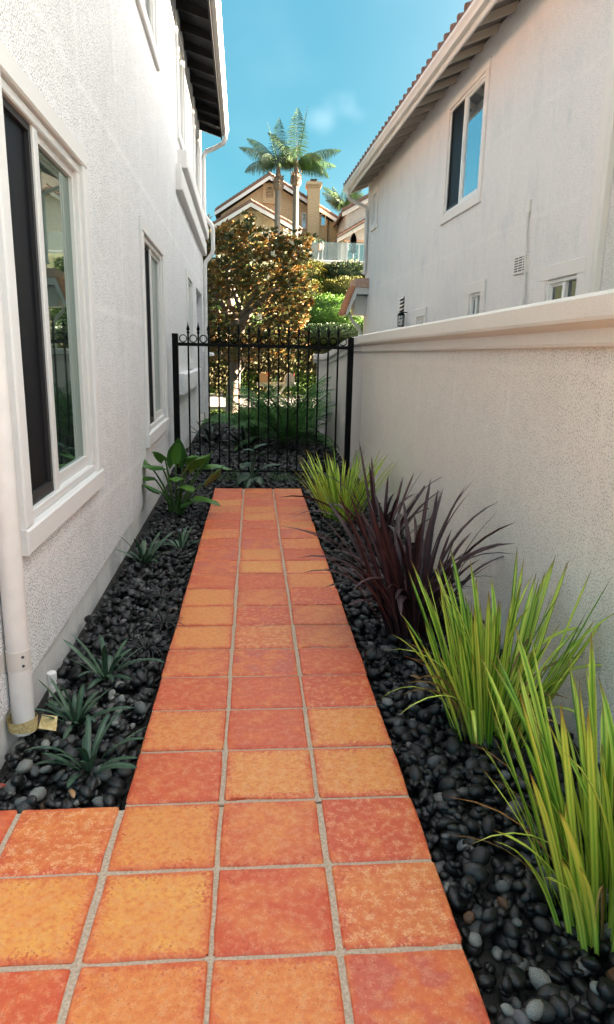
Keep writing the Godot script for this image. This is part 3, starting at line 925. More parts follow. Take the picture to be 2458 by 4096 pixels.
func garden_wall() -> void:
	var h := base("garden_wall", Vector3(1.305, 0, 0))
	tag(h, "cream stucco garden wall with a moulded cap along the right of the path", "wall")
	var b := Mb.new(); b.flip = true
	var s0 := -1.0; var s1 := 8.06
	b.hb(-0.20, 0.0, -0.12, 1.47, s0, s1)
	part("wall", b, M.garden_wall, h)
	var c := Mb.new(); c.flip = true
	c.extrude([Vector2(-0.20, 1.47), Vector2(0.022, 1.47), Vector2(0.028, 1.485), Vector2(0.028, 1.535), Vector2(0.055, 1.55), Vector2(0.075, 1.56), Vector2(0.08, 1.575), Vector2(0.08, 1.645), Vector2(0.07, 1.66), Vector2(-0.28, 1.66), Vector2(-0.28, 1.55), Vector2(-0.20, 1.54)], -s1, -s0)
	part("cap", c, M.cap, h)
	# beyond the fence the wall sinks towards its end pier
	var w := base("garden_wall", Vector3(1.325, 0, 0))
	tag(w, "white stucco wall with a sloping cap behind the iron fence, beside the ferns", "wall")
	var n := 12
	var d := Mb.new(); d.flip = true
	var e := Mb.new(); e.flip = true
	for i in n:
		var sa := 8.12 + (14.2 - 8.12) * i / n; var sb := 8.12 + (14.2 - 8.12) * (i + 1) / n
		var fa := smoothstep(8.6, 12.5, sa) * 0.21; var fb := smoothstep(8.6, 12.5, sb) * 0.21
		var ya := 1.48 - fa; var yb := 1.48 - fb
		for q in [[0.0, 1.0], [-0.2, -1.0]]:
			var p := [Vector3(q[0], -0.12, -sa), Vector3(q[0], -0.12, -sb), Vector3(q[0], yb, -sb), Vector3(q[0], ya, -sa)]
			if q[1] > 0: d.quad(p[0], p[1], p[2], p[3])
			else: d.quad(p[3], p[2], p[1], p[0])
		var sec := [Vector2(-0.26, 0.0), Vector2(0.03, 0.0), Vector2(0.03, 0.055), Vector2(0.075, 0.075), Vector2(0.075, 0.16), Vector2(0.06, 0.175), Vector2(-0.26, 0.175)]
		for j in sec.size():
			var u: Vector2 = sec[j]; var v: Vector2 = sec[(j + 1) % sec.size()]
			e.quad(Vector3(u.x, ya + u.y, -sa), Vector3(u.x, yb + u.y, -sb), Vector3(v.x, yb + v.y, -sb), Vector3(v.x, ya + v.y, -sa))
	d.quad(Vector3(0, -0.12, -14.2), Vector3(-0.2, -0.12, -14.2), Vector3(-0.2, 1.27, -14.2), Vector3(0, 1.27, -14.2))
	d.quad(Vector3(-0.2, -0.12, -8.12), Vector3(0, -0.12, -8.12), Vector3(0, 1.48, -8.12), Vector3(-0.2, 1.48, -8.12))
	e.quad(Vector3(0.075, 1.27, -14.2), Vector3(-0.26, 1.27, -14.2), Vector3(-0.26, 1.445, -14.2), Vector3(0.075, 1.445, -14.2))
	part("wall", d, M.right_trim, w)
	part("cap", e, M.right_trim, w)

func iron_fence() -> void:
	var h := base("iron_fence", Vector3(0, 0, -8.03))
	tag(h, "black iron fence panel with spear finials and rings across the passage", "fence")
	for x in [[-0.930, -0.864], [1.112, 1.178]]:
		var p := Mb.new()
		p.box(Vector3(x[0], -0.12, -0.033), Vector3(x[1], 1.63, 0.033))
		part("post", p, M.iron, h)
	var r := Mb.new()
	r.box(Vector3(-0.863, 1.492, -0.018), Vector3(1.111, 1.530, 0.018))
	part("top_rail", r, M.iron, h)
	var r2 := Mb.new()
	r2.box(Vector3(-0.863, 0.022, -0.014), Vector3(1.111, 0.046, 0.014))
	part("bottom_rail", r2, M.iron, h)
	var pk := Mb.new()
	pk.box(Vector3(-0.0095, 0.0461, -0.0095), Vector3(0.0095, 1.4919, 0.0095))
	pk.box(Vector3(-0.0095, 1.5301, -0.0095), Vector3(0.0095, 1.632, 0.0095))
	var pm := pk.mesh()
	var fi := Mb.new()
	fi.lathe([Vector2(0.0, 0.0), Vector2(0.016, 0.0), Vector2(0.016, 0.022), Vector2(0.011, 0.028), Vector2(0.012, 0.034), Vector2(0.021, 0.048), Vector2(0.017, 0.062), Vector2(0.006, 0.10), Vector2(0.0, 0.135)], Vector3.ZERO, 8)
	var fm := fi.mesh()
	var rg := Mb.new()
	rg.torus(Vector3.ZERO, 0.041, 0.0065, 20, 6)
	var rm := rg.mesh()
	var step := (1.112 + 0.864) / 17.0
	for i in 17:
		if i > 0:
			var o := put("picket", pm, M.iron, h)
			o.position.x = -0.864 + step * i
			var f := put("finial", fm, M.iron, o)
			f.position.y = 1.632
		var q := put("ring", rm, M.iron, h)
		q.position = Vector3(-0.864 + step * (i + 0.5), 1.530 + 0.046, 0)

# ---------------------------------------------------------------- houses on the hill
func gable_roof(b: Mb, xl: float, yl: float, xp: float, yp: float, xr: float, yr: float, z0: float, z1: float, t: float) -> void:
	b.extrude([Vector2(xl, yl), Vector2(xp, yp), Vector2(xr, yr), Vector2(xr, yr + t), Vector2(xp, yp + t), Vector2(xl, yl + t)], z1, z0)

func rake_tiles(b: Mb, a: Vector2, c: Vector2, z: float, step := 0.3) -> void:
	var n := int(a.distance_to(c) / step)
	for i in n:
		var p := a.lerp(c, (i + 0.0) / n); var q := a.lerp(c, (i + 1.12) / n)
		b.tube([Vector3(p.x, p.y + 0.02, z), Vector3(q.x, q.y + 0.05, z)], [0.075, 0.09], 6)

func louvre_box(house: Node3D, x0: float, x1: float, y0: float, y1: float, vx0: float, vx1: float, vy0: float, vy1: float, z: float, wall: Material) -> void:
	var b := Mb.new()
	b.box(Vector3(x0, y0, z), Vector3(x1, y1, z + 0.10))
	b.box(Vector3(x0 - 0.05, y0 - 0.09, z), Vector3(x1 + 0.05, y0, z + 0.16))
	var o := part("vent_panel", b, wall, house)
	var xm := (vx0 + vx1) / 2; var r := (vx1 - vx0) / 2
	var poly := [Vector2(vx0, vy0), Vector2(vx1, vy0)]
	for i in 11:
		var a := PI * i / 10.0
		poly.append(Vector2(xm + cos(a) * r, vy1 - r * 0.9 + sin(a) * r * 0.9))
	var v := Mb.new()
	v.extrude(poly, z + 0.06, z + 0.112)
	var vent := part("vent", v, M.brown, o)
	var y := vy0 + 0.03
	while y < vy1 - 0.06:
		var k := r
		if y > vy1 - r * 0.9: k = r * sqrt(maxf(0.0, 1.0 - pow((y - vy1 + r * 0.9) / (r * 0.9), 2.0)))
		v = Mb.new()
		v.box(Vector3(xm - k + 0.02, y, z + 0.113), Vector3(xm + k - 0.02, y + 0.045, z + 0.15))
		part("slat", v, wall, o)
		y += 0.09

func far_houses() -> void:
	M.tan = mottled(lin(0.37, 0.27, 0.155), lin(0.44, 0.33, 0.20), 71, 0.05, 2.5, 0.92)
	M.brown = mat(lin(0.075, 0.045, 0.025), 0.8)
	M.far_tile = mottled(lin(0.10, 0.055, 0.04), lin(0.22, 0.115, 0.08), 72, 0.12, 2.2, 0.8)
	M.barge = mat(lin(0.58, 0.55, 0.53), 0.6)
	var h := base("tan_house", Vector3(0, 0, 0))
	tag(h, "tan stucco house with two gables and a chimney on top of the hill", "house")
	var b := Mb.new()
	b.extrude([Vector2(-2.16, 5.9), Vector2(6.13, 5.9), Vector2(6.13, 9.75), Vector2(1.03, 12.55), Vector2(-2.16, 10.40)], -58.0, -48.0)
	b.extrude([Vector2(-2.3, 5.9), Vector2(2.62, 5.9), Vector2(2.62, 8.55), Vector2(-0.16, 9.92), Vector2(-2.3, 8.62)], -47.9, -43.0)
	part("wall", b, M.tan, h)
	var r := Mb.new()
	gable_roof(r, -2.56, 10.44, 1.03, 12.78, 6.55, 9.77, -47.55, -58.4, 0.12)
	gable_roof(r, -2.62, 8.62, -0.16, 10.10, 2.92, 8.62, -42.6, -47.95, 0.10)
	var rf := part("roof", r, M.far_tile, h)
	var rt := Mb.new()
	rake_tiles(rt, Vector2(-2.5, 10.60), Vector2(1.03, 12.93), -47.6)
	rake_tiles(rt, Vector2(6.5, 9.92), Vector2(1.03, 12.93), -47.6)
	rake_tiles(rt, Vector2(-2.6, 8.74), Vector2(-0.16, 10.22), -42.65)
	rake_tiles(rt, Vector2(2.9, 8.74), Vector2(-0.16, 10.22), -42.65)
	part("rake_tiles", rt, M.far_tile, rf, "stuff")
	var fb := Mb.new()
	for q in [[-2.56, 10.44, 1.03, 12.78, -47.5], [1.03, 12.78, 6.55, 9.77, -47.5], [-2.62, 8.62, -0.16, 10.10, -42.55], [-0.16, 10.10, 2.92, 8.62, -42.55]]:
		fb.extrude([Vector2(q[0], q[1] - 0.20), Vector2(q[2], q[3] - 0.20), Vector2(q[2], q[3] + 0.02), Vector2(q[0], q[1] + 0.02)], q[4] - 0.06, q[4])
	part("bargeboard", fb, M.barge, h)
	var c := Mb.new()
	c.box(Vector3(3.55, 5.9, -47.9), Vector3(4.32, 12.18, -46.9))
	c.box(Vector3(3.49, 12.10, -47.96), Vector3(4.38, 12.22, -46.84))
	c.box(Vector3(3.43, 12.221, -48.02), Vector3(4.44, 12.40, -46.78))
	var ch := part("chimney", c, M.tan, h)
	c = Mb.new()
	c.box(Vector3(3.75, 12.40, -47.6), Vector3(4.1, 12.56, -47.2))
	c.box(Vector3(3.70, 12.561, -47.65), Vector3(4.15, 12.64, -47.15))
	part("chimney_cap", c, M.sash, ch)
	louvre_box(h, 0.62, 1.45, 11.28, 12.42, 0.84, 1.28, 11.57, 12.2, -48.0, M.tan)
	louvre_box(h, -0.80, 0.50, 8.98, 9.72, -0.49, 0.21, 9.24, 9.60, -43.0, M.tan)
	# windows
	for q in [[3.22, 3.53, 9.72, 10.72], [4.50, 4.86, 9.95, 10.70], [5.36, 5.62, 9.95, 10.28], [-2.05, -1.3, 9.9, 10.25]]:
		c = Mb.new()
		c.box(Vector3(q[0], q[2], -48.02), Vector3(q[1], q[2] + 0.06, -47.95))
		c.box(Vector3(q[0], q[3] - 0.06, -48.02), Vector3(q[1], q[3], -47.95))
		c.box(Vector3(q[0], q[2] + 0.06, -48.02), Vector3(q[0] + 0.06, q[3] - 0.06, -47.95))
		c.box(Vector3(q[1] - 0.06, q[2] + 0.06, -48.02), Vector3(q[1], q[3] - 0.06, -47.95))
		var w := part("window", c, M.barge, h)
		c = Mb.new()
		c.box(Vector3(q[0] + 0.06, q[2] + 0.06, -48.02), Vector3(q[1] - 0.06, q[3] - 0.06, -47.98))
		part("pane", c, M.pane_sky, w)
		var yy: float = q[2] + 0.10
		while yy < q[3] - 0.1 and q[0] == 3.22:
			c = Mb.new()
			c.box(Vector3(q[0] + 0.07, yy, -47.975), Vector3(q[1] - 0.07, yy + 0.035, -47.965))
			part("blind_slat", c, M.barge, w)
			yy += 0.08
	c = Mb.new()
	c.tube([Vector3(5.0, 10.35, -47.9), Vector3(5.0, 6.0, -47.9)], [0.04, 0.04], 6)
	part("downspout", c, M.brown, h)
	# pergola
	var p := base("pergola", Vector3(0, 0, 0))
	tag(p, "white wooden pergola with notched rafter ends in front of the tan house", "pergola")
	c = Mb.new()
	c.box(Vector3(-0.1, 7.98, -42.2), Vector3(2.45, 8.18, -42.1))
	part("beam", c, M.white_wood, p)
	for i in 6:
		c = Mb.new()
		var x := 0.1 + i * 0.43
		c.bar(Vector3(x, 8.45, -42.35), Vector3(x + 0.08, 8.22, -40.7), 0.09, 0.16)
		c.bar(Vector3(x + 0.08, 8.26, -40.7), Vector3(x + 0.09, 8.36, -40.45), 0.09, 0.10)
		part("rafter", c, M.white_wood, p)
	for x in [-0.05, 2.3]:
		c = Mb.new()
		c.box(Vector3(x, 6.0, -42.2), Vector3(x + 0.12, 7.98, -42.08))
		part("post", c, M.white_wood, p)
	# second house, to the right
	var q := base("white_house", Vector3(0, 0, 0))
	tag(q, "pale pinkish house with red tile roofs and sliding door behind the glass fence", "house")
	M.pale = mottled(lin(0.48, 0.42, 0.37), lin(0.54, 0.475, 0.425), 73, 0.05, 2.5, 0.92)
	b = Mb.new()
	b.extrude([Vector2(5.67, 6.0), Vector2(12.0, 6.0), Vector2(12.0, 11.6), Vector2(9.0, 11.7), Vector2(5.67, 9.95)], -52.0, -43.6)
	b.extrude([Vector2(5.2, 6.0), Vector2(9.5, 6.0), Vector2(9.5, 8.3), Vector2(8.6, 9.9), Vector2(8.3, 9.95), Vector2(5.2, 8.15)], -43.59, -42.0)
	part("wall", b, M.pale, q)
	b = Mb.new()
	b.extrude([Vector2(5.36, 9.87), Vector2(9.0, 11.95), Vector2(12.4, 10.0), Vector2(12.4, 10.15), Vector2(9.0, 12.1), Vector2(5.36, 10.02)], -52.3, -43.3)
	b.extrude([Vector2(4.9, 8.12), Vector2(8.4, 10.15), Vector2(9.9, 9.3), Vector2(9.9, 9.42), Vector2(8.4, 10.28), Vector2(4.9, 8.25)], -43.295, -41.6)
	var r2 := part("roof", b, M.far_tile, q)
	b = Mb.new()
	rake_tiles(b, Vector2(5.36, 10.03), Vector2(9.0, 12.12), -43.35)
	rake_tiles(b, Vector2(4.9, 8.26), Vector2(8.4, 10.30), -41.65)
	part("rake_tiles", b, M.far_tile, r2, "stuff")
	b = Mb.new()
	b.extrude([Vector2(5.36, 9.68), Vector2(9.0, 11.76), Vector2(9.0, 11.96), Vector2(5.36, 9.88)], -43.30, -43.22)
	b.extrude([Vector2(4.9, 7.94), Vector2(8.4, 9.97), Vector2(8.4, 10.16), Vector2(4.9, 8.13)], -41.58, -41.5)
	part("bargeboard", b, M.pale, q)
	b = Mb.new()
	b.box(Vector3(5.35, 8.02, -42.0), Vector3(7.6, 8.16, -41.85))
	part("header", b, mat(lin(0.50, 0.30, 0.20), 0.7), q)
	b = Mb.new()
	for x in [5.50, 6.24, 6.98]: b.box(Vector3(x, 6.05, -42.02), Vector3(x + 0.07, 7.98, -41.94))
	b.box(Vector3(5.571, 7.91, -42.02), Vector3(6.239, 7.98, -41.94))
	b.box(Vector3(6.311, 7.91, -42.02), Vector3(6.979, 7.98, -41.94))
	var dr := part("sliding_door", b, M.barge, q)
	for x in [5.571, 6.311]:
		b = Mb.new()
		b.box(Vector3(x, 6.05, -42.02), Vector3(x + 0.668, 7.909, -41.98))
		part("pane", b, M.pane, dr)
	# glass fence with its kerb
	var f := base("glass_fence", Vector3(0, 0, 0))
	tag(f, "frameless glass fence with white posts on the edge of the terrace", "fence")
	b = Mb.new()
	b.box(Vector3(0.6, 5.85, -36.2), Vector3(8.2, 6.14, -36.0))
	part("kerb", b, M.barge, f)
	b = Mb.new()
	b.box(Vector3(0.6, 6.16, -36.13), Vector3(8.2, 6.20, -36.07))
	part("bottom_rail", b, M.barge, f)
	var fg := mat(Color(0.85, 0.92, 0.92, 0.10), 0.08)
	fg.transparency = BaseMaterial3D.TRANSPARENCY_ALPHA
	for i in 6:
		var x := 0.98 + i * 1.27
		b = Mb.new()
		b.box(Vector3(x - 0.03, 6.14, -36.14), Vector3(x + 0.03, 7.12, -36.06))
		part("post", b, M.barge, f)
		b = Mb.new()
		b.box(Vector3(x + 0.035, 6.201, -36.105), Vector3(x + 1.235, 7.07, -36.095))
		part("pane", b, fg, f)
	# closed parasol on the terrace
	var u := base("parasol", Vector3(5.23, 6.08, -37.0))
	tag(u, "closed black parasol standing on the terrace behind the glass fence", "parasol")
	b = Mb.new()
	b.tube([Vector3(0, 0, 0), Vector3(0, 1.72, 0)], [0.025, 0.02], 6)
	part("pole", b, M.sash, u)
	b = Mb.new()
	var rings := []; var norms := []
	for i in 9:
		var t := i / 8.0
		var y := 0.62 + 1.02 * t
		var rad: float = [0.10, 0.15, 0.12, 0.11, 0.12, 0.14, 0.13, 0.09, 0.02][i]
		var ring := []; var nr := []
		for k in 16:
			var a := TAU * k / 16.0
			var rr := rad * (1.0 + 0.22 * cos(a * 8.0))
			ring.append(Vector3(cos(a) * rr, y, sin(a) * rr)); nr.append(Vector3(cos(a), 0.1, sin(a)).normalized())
		rings.append(ring); norms.append(nr)
	b.smooth_ring_strip(rings, norms)
	part("canopy", b, M.black, u)

# ---------------------------------------------------------------- pebbles
func pebble_shapes() -> Array:
	var out := []
	for k in 6:
		rng.seed = 300 + k
		var f := FastNoiseLite.new()
		f.seed = 40 + k; f.frequency = 0.55
		var b := Mb.new()
		var seg := 11; var rows := 7
		var P := func(i: int, j: int) -> Vector3:
			var th := PI * j / rows; var ph := TAU * i / seg
			var d := Vector3(sin(th) * cos(ph), cos(th), sin(th) * sin(ph))
			var r := 1.0 + 0.20 * f.get_noise_3d(d.x * 1.5, d.y * 1.5, d.z * 1.5) + 0.10 * f.get_noise_3d(d.x * 4.0 + 9.0, d.y * 4.0, d.z * 4.0)
			return Vector3(d.x, d.y * 0.56, d.z * 0.78) * r
		var rings := []; var norms := []
		for j in rows + 1:
			var ring := []; var nr := []
			for i in seg:
				var p: Vector3 = P.call(i, j)
				ring.append(p)
				nr.append(Vector3(p.x, p.y / 0.31, p.z / 0.61).normalized())
			rings.append(ring); norms.append(nr)
		b.smooth_ring_strip(rings, norms)
		out.append(b.mesh())
	return out

func bed(called: String, label: String, x0: float, x1: float, z0: float, z1: float, per: float, size: float, singles: int, shapes: Array, mats: Array, white: Material) -> void:
	var cell := 0.010
	var nx := int((x1 - x0) / cell) + 1; var nz := int((z1 - z0) / cell) + 1
	var hgt := PackedFloat32Array(); hgt.resize(nx * nz); hgt.fill(-0.092)
	var n := int(per * (x1 - x0) * (z1 - z0))
	var list := []
	for i in n:
		var a := size * (0.55 + 0.95 * pow(rnd(0, 1), 1.7))
		var x := rnd(x0 + a * 0.7, x1 - a * 0.7); var z := rnd(z0 + a * 0.7, z1 - a * 0.7)
		var cx := int((x - x0) / cell); var cz := int((z - z0) / cell)
		var rc := int(a * 0.85 / cell)
		var tot := 0.0; var most := -1.0; var cnt := 0
		var gx := 0.0; var gz := 0.0
		for dz in range(-rc, rc + 1):
			for dx in range(-rc, rc + 1):
				if dx * dx + dz * dz > rc * rc: continue
				var ux := cx + dx; var uz := cz + dz
				if ux < 0 or uz < 0 or ux >= nx or uz >= nz: continue
				var hh := hgt[uz * nx + ux]
				tot += hh; cnt += 1; most = maxf(most, hh)
				gx += hh * dx; gz += hh * dz
		if cnt == 0: continue
		var low := tot / cnt
		var b := a * 0.56
		var y := lerpf(low, most, 0.52) + b * 0.62
		if y + b > 0.018: continue
		var q := maxf(1.0, cnt * rc * rc * 0.25)
		var sl := Vector2(gx, gz) / q / cell * 0.7
		list.append([Vector3(x, y, z), a, sl.limit_length(0.6)])
		for dz in range(-rc, rc + 1):
			for dx in range(-rc, rc + 1):
				var rr := float(dx * dx + dz * dz) / float(rc * rc + 1)
				if rr > 1.0: continue
				var ux := cx + dx; var uz := cz + dz
				if ux < 0 or uz < 0 or ux >= nx or uz >= nz: continue
				var top := y + b * sqrt(1.0 - rr) * 0.95
				if top > hgt[uz * nx + ux]: hgt[uz * nx + ux] = top
	var s := base(called)
	tag(s, "", "", "", "structure")
	var seen := []; var rest := []
	for e in list:
		var p: Vector3 = e[0]
		var ux := clampi(int((p.x - x0) / cell), 0, nx - 1); var uz := clampi(int((p.z - z0) / cell), 0, nz - 1)
		if hgt[uz * nx + ux] < p.y + e[1] * 0.56 + 0.006 and p.z < -1.0:
			seen.append(e)
		else:
			rest.append(e)
	seen.sort_custom(func(a, b): return a[0].z > b[0].z)
	var pl := []; var cl := []
	for i in seen.size() + rest.size():
		var e: Array = seen[i] if i < seen.size() else rest[i - seen.size()]
		var p: Vector3 = e[0]; var sl: Vector2 = e[2]
		var bs := Basis.from_euler(Vector3(-sl.y + rnd(-0.3, 0.3), rnd(0, TAU), sl.x + rnd(-0.3, 0.3))).scaled_local(Vector3(e[1], e[1] * rnd(0.85, 1.15), e[1] * rnd(0.82, 1.12)))
		var shade := rnd(0, 1)
		if i < singles and i < seen.size():
			var k := rng.randi() % 5
			if shade > 0.91: k = 7
			elif shade > 0.82: k = 6
			elif shade > 0.62: k = 5
			elif shade > 0.61: k = 8
			var o := put("pebble", shapes[rng.randi() % shapes.size()], mats[k], s)
			o.transform = Transform3D(bs, p)
		else:
			pl.append(Transform3D(bs, p))
			var g := rnd(0.008, 0.015)
			if shade > 0.91: g = rnd(0.05, 0.14)
			elif shade > 0.78: g = rnd(0.022, 0.045)
			cl.append(Color(g * rnd(0.97, 1.05), g, g * rnd(0.96, 1.06)))
	# split the rest by shape
	for k in 3:
		var tp := []; var tc := []
		for i in range(k, pl.size(), 3):
			tp.append(pl[i]); tc.append(cl[i])
		if tp.size(): many("small_pebbles", shapes[k * 2], white, tp, tc, s)

func beds() -> void:
	rng.seed = 21
	var shapes := pebble_shapes()
	var mats := []
	var tone := [[0.009, 0.009, 0.009], [0.012, 0.012, 0.012], [0.018, 0.0175, 0.017], [0.010, 0.010, 0.011], [0.015, 0.015, 0.0145], [0.034, 0.034, 0.033], [0.085, 0.088, 0.083], [0.17, 0.17, 0.155], [0.08, 0.04, 0.02]]
	for i in tone.size():
		var t: Array = tone[i]
		var m := mottled(lin(t[0] * 0.6, t[1] * 0.6, t[2] * 0.6), lin(t[0] * 1.6, t[1] * 1.6, t[2] * 1.6), 700 + i, 0.06, 1.8, 0.33 if i < 5 else 0.55, 0.0, false)
		m.metallic_specular = 0.42
		mats.append(m)
	var white := vmat(0.45, 0.0, 0.42)
	bed("pebble_bed", "", -0.905, -0.425, -7.95, -1.93, 1600.0, 0.0255, 300, shapes, mats, white)
	bed("pebble_bed", "", 0.535, 1.285, -7.95, -0.7, 1500.0, 0.0255, 300, shapes, mats, white)
	bed("pebble_bed", "", -0.425, 0.535, -7.95, -7.15, 1250.0, 0.028, 0, shapes, mats, white)
	bed("pebble_bed", "", -1.02, 1.30, -14.4, -7.96, 620.0, 0.036, 0, shapes, mats, white)
	bed("pebble_bed", "", -1.7, -0.905, -2.06, -1.93, 1300.0, 0.027, 0, shapes, mats, white)

# ---------------------------------------------------------------- strap leaves
# a leaf that rises along y and leans over towards +z; stripes = five colours across its width
func strap_leaf(length: float, width: float, bend: float, keel: float, twist: float, stripes: Array, tip: Color, seg := 8, tip_at := 0.9) -> ArrayMesh:
	var b := Mb.new()
	var pos := Vector3.ZERO
	var rows := []
	var cols := []
	for i in seg + 1:
		var t := float(i) / seg
		var ang := bend * pow(t, 1.6)
		var dir := Vector3(0, cos(ang), sin(ang))
		if i > 0: pos += dir * length / seg
		var w := width * 0.5 * (0.72 + 0.55 * t) * sqrt(maxf(0.0, 1.0 - pow(t, 2.6))) + 0.0004
		var nrm := Vector3(0, -sin(ang), cos(ang))
		var side := Vector3(1, 0, 0).rotated(dir, twist * t)
		nrm = nrm.rotated(dir, twist * t)
		var row := []; var cr := []
		for k in 5:
			var q := (k - 2) / 2.0
			row.append(pos + side * w * q + nrm * absf(q) * w * keel)
			var c: Color = stripes[k]
			c = c.lerp(tip, smoothstep(tip_at, 1.0, t))
			cr.append(c)
		rows.append(row); cols.append(cr)
	for i in seg:
		for k in 4:
			var s := b.v.size()
			var p: Array = [rows[i][k], rows[i][k + 1], rows[i + 1][k + 1], rows[i + 1][k]]
			var cc: Array = [cols[i][k], cols[i][k + 1], cols[i + 1][k + 1], cols[i + 1][k]]
			var nn: Vector3 = (p[1] - p[0]).cross(p[2] - p[0])
			if nn.length_squared() < 1e-18: nn = (p[2] - p[0]).cross(p[3] - p[0])
			nn = nn.normalized()
			for j in 4:
				b.v.append(p[j]); b.n.append(nn); b.u.append(Vector2(0, 0)); b.c.append(cc[j])
			b.ix.append_array([s, s + 2, s + 1, s, s + 3, s + 2])
	return b.mesh()

func clump(called: String, at: Vector3, label: String, category: String, group: String, leaves: Array, m: Material, count: int, spread: float, lean0: float, lean1: float, s0: float, s1: float, bias := Vector2.ZERO) -> Node3D:
	var o := base(called, at)
	tag(o, label, category, group)
	for i in count:
		var az := TAU * i * 0.381966 + rnd(-0.4, 0.4)
		var t := sqrt((i + 0.5) / count)
		var leaf := put("leaf", leaves[rng.randi() % leaves.size()], m, o)
		var lean := lerpf(lean0, lean1, t) + rnd(-0.10, 0.10)
		var foot := Vector3(sin(az), 0, cos(az)) * spread * t
		var q := Basis(Vector3.UP, az) * Basis(Vector3.RIGHT, lean) * Basis(Vector3.UP, rnd(-0.5, 0.5))
		if bias != Vector2.ZERO:
			q = Basis(Vector3(bias.y, 0, -bias.x).normalized(), bias.length()) * q
		var s := rnd(s0, s1)
		leaf.transform = Transform3D(q.scaled_local(Vector3(rnd(0.8, 1.15), s, s)), foot)
	return o

func flax_row() -> void:
	rng.seed = 91
	var grn := Color(0.040, 0.13, 0.014)
	var mid := Color(0.11, 0.25, 0.022)
	var lime := Color(0.34, 0.55, 0.06)
	var yel := Color(0.68, 0.75, 0.13)
	var dry := Color(0.22, 0.09, 0.03)
	var sets := [[grn, yel, lime, yel, grn], [yel, lime, mid, lime, yel], [grn, lime, yel, mid, grn], [lime, yel, yel, lime, mid], [grn, mid, lime, mid, grn], [mid, yel, lime, yel, mid]]
	var lv := []
	for i in 14:
		lv.append(strap_leaf(0.70, 0.0205, [0.08, 0.22, 0.15, 0.35, 0.1, 0.28, 0.7][i % 7], 0.40, rnd(-0.5, 0.5), sets[i % sets.size()], dry, 8, 0.965))
	var fine := []
	for i in 8:
		fine.append(strap_leaf(0.66, 0.017, [0.15, 0.3, 0.2, 0.45][i % 4], 0.35, rnd(-0.5, 0.5), sets[i % sets.size()], dry, 7, 0.965))
	for i in 1: lv.append(strap_leaf(0.62, 0.016, [1.7, 2.2][i], 0.35, 0.6, sets[i], dry, 9, 0.85))
	lv.append(strap_leaf(0.50, 0.012, 1.3, 0.3, 1.2, [Color(0.26, 0.17, 0.07), Color(0.34, 0.24, 0.10), Color(0.30, 0.20, 0.08), Color(0.24, 0.15, 0.06), Color(0.2, 0.12, 0.05)], dry, 8, 0.9))
	var m := vmat(0.42, 0.30, 0.45)
	clump("flax_plant", Vector3(0.98, -0.03, -1.42), "yellow striped flax in the near right corner, the closest clump by the wall", "flax plant", "striped flax plants by the garden wall", lv, m, 150, 0.18, 0.0, 0.36, 0.60, 1.10, Vector2(-0.02, 0.0))
	clump("flax_plant", Vector3(0.945, -0.03, -2.32), "yellow striped flax standing just in front of the purple flax", "flax plant", "striped flax plants by the garden wall", lv, m, 140, 0.15, 0.0, 0.32, 0.55, 1.05, Vector2(-0.03, 0.0))
	clump("flax_plant", Vector3(0.80, -0.03, -5.85), "yellow striped flax at the far end of the bed, against the iron fence", "flax plant", "striped flax plants by the garden wall", fine, m, 135, 0.15, 0.03, 0.50, 0.62, 1.08)
	# purple flax
	var p0 := Color(0.035, 0.017, 0.020); var p1 := Color(0.064, 0.027, 0.031); var p2 := Color(0.10, 0.043, 0.046)
	var pl := []
	for i in 14:
		pl.append(strap_leaf(0.92, 0.029, [0.2, 0.7, 1.6, 0.35, 1.2, 0.5, 0.9][i % 7], 0.3, rnd(-0.7, 0.7), [[p0, p1, p2, p1, p0], [p1, p0, p0, p1, p2], [p0, p0, p1, p0, p0]][i % 3], Color(0.05, 0.03, 0.03), 10, 0.95))
	var pm := vmat(0.48, 0.06, 0.42)
	clump("flax_plant", Vector3(0.84, -0.03, -3.25), "large dark purple flax with arching leaves between the striped ones", "flax plant", "purple flax plants", pl, pm, 100, 0.13, 0.0, 0.27, 0.50, 0.98, Vector2(-0.09, 0.0))
	clump("flax_plant", Vector3(0.96, -0.03, -4.75), "smaller dark purple flax behind the large purple one", "flax plant", "purple flax plants", pl, pm, 34, 0.10, 0.02, 0.45, 0.55, 1.0)

# ---------------------------------------------------------------- small plants
func broad_leaf(length: float, width: float, bend: float, lobes: float, ca: Color, cb: Color, wave: float) -> ArrayMesh:
	var b := Mb.new()
	var seg := 8
	var rows := []; var pos := Vector3.ZERO
	for i in seg + 1:
		var t := float(i) / seg
		var ang := bend * t
		var d := Vector3(0, cos(ang), sin(ang))
		if i > 0: pos += d * length / seg
		var nr := Vector3(0, -sin(ang), cos(ang))
		var w := width * 0.5 * pow(sin(PI * pow(clampf(t * 0.93 + 0.07, 0, 1), 0.62)), 0.85)
		if i == seg: w = 0.0008
		var row := []
		for k in 5:
			var q := (k - 2) / 2.0
			var back := lobes * absf(q) * absf(q) * maxf(0.0, 1.0 - t * 3.0)
			row.append(pos + Vector3(1, 0, 0) * w * q + nr * (absf(q) * w * 0.35 + wave * sin(t * 9.0 + k) * absf(q)) - d * back)
		rows.append(row)
	for i in seg:
		for k in 4:
			b.col = cb if (k == 1 or k == 2) and i < seg - 2 else ca
			b.quad(rows[i][k], rows[i][k + 1], rows[i + 1][k + 1], rows[i + 1][k])
	var vein := Mb.new()
	return b.mesh()

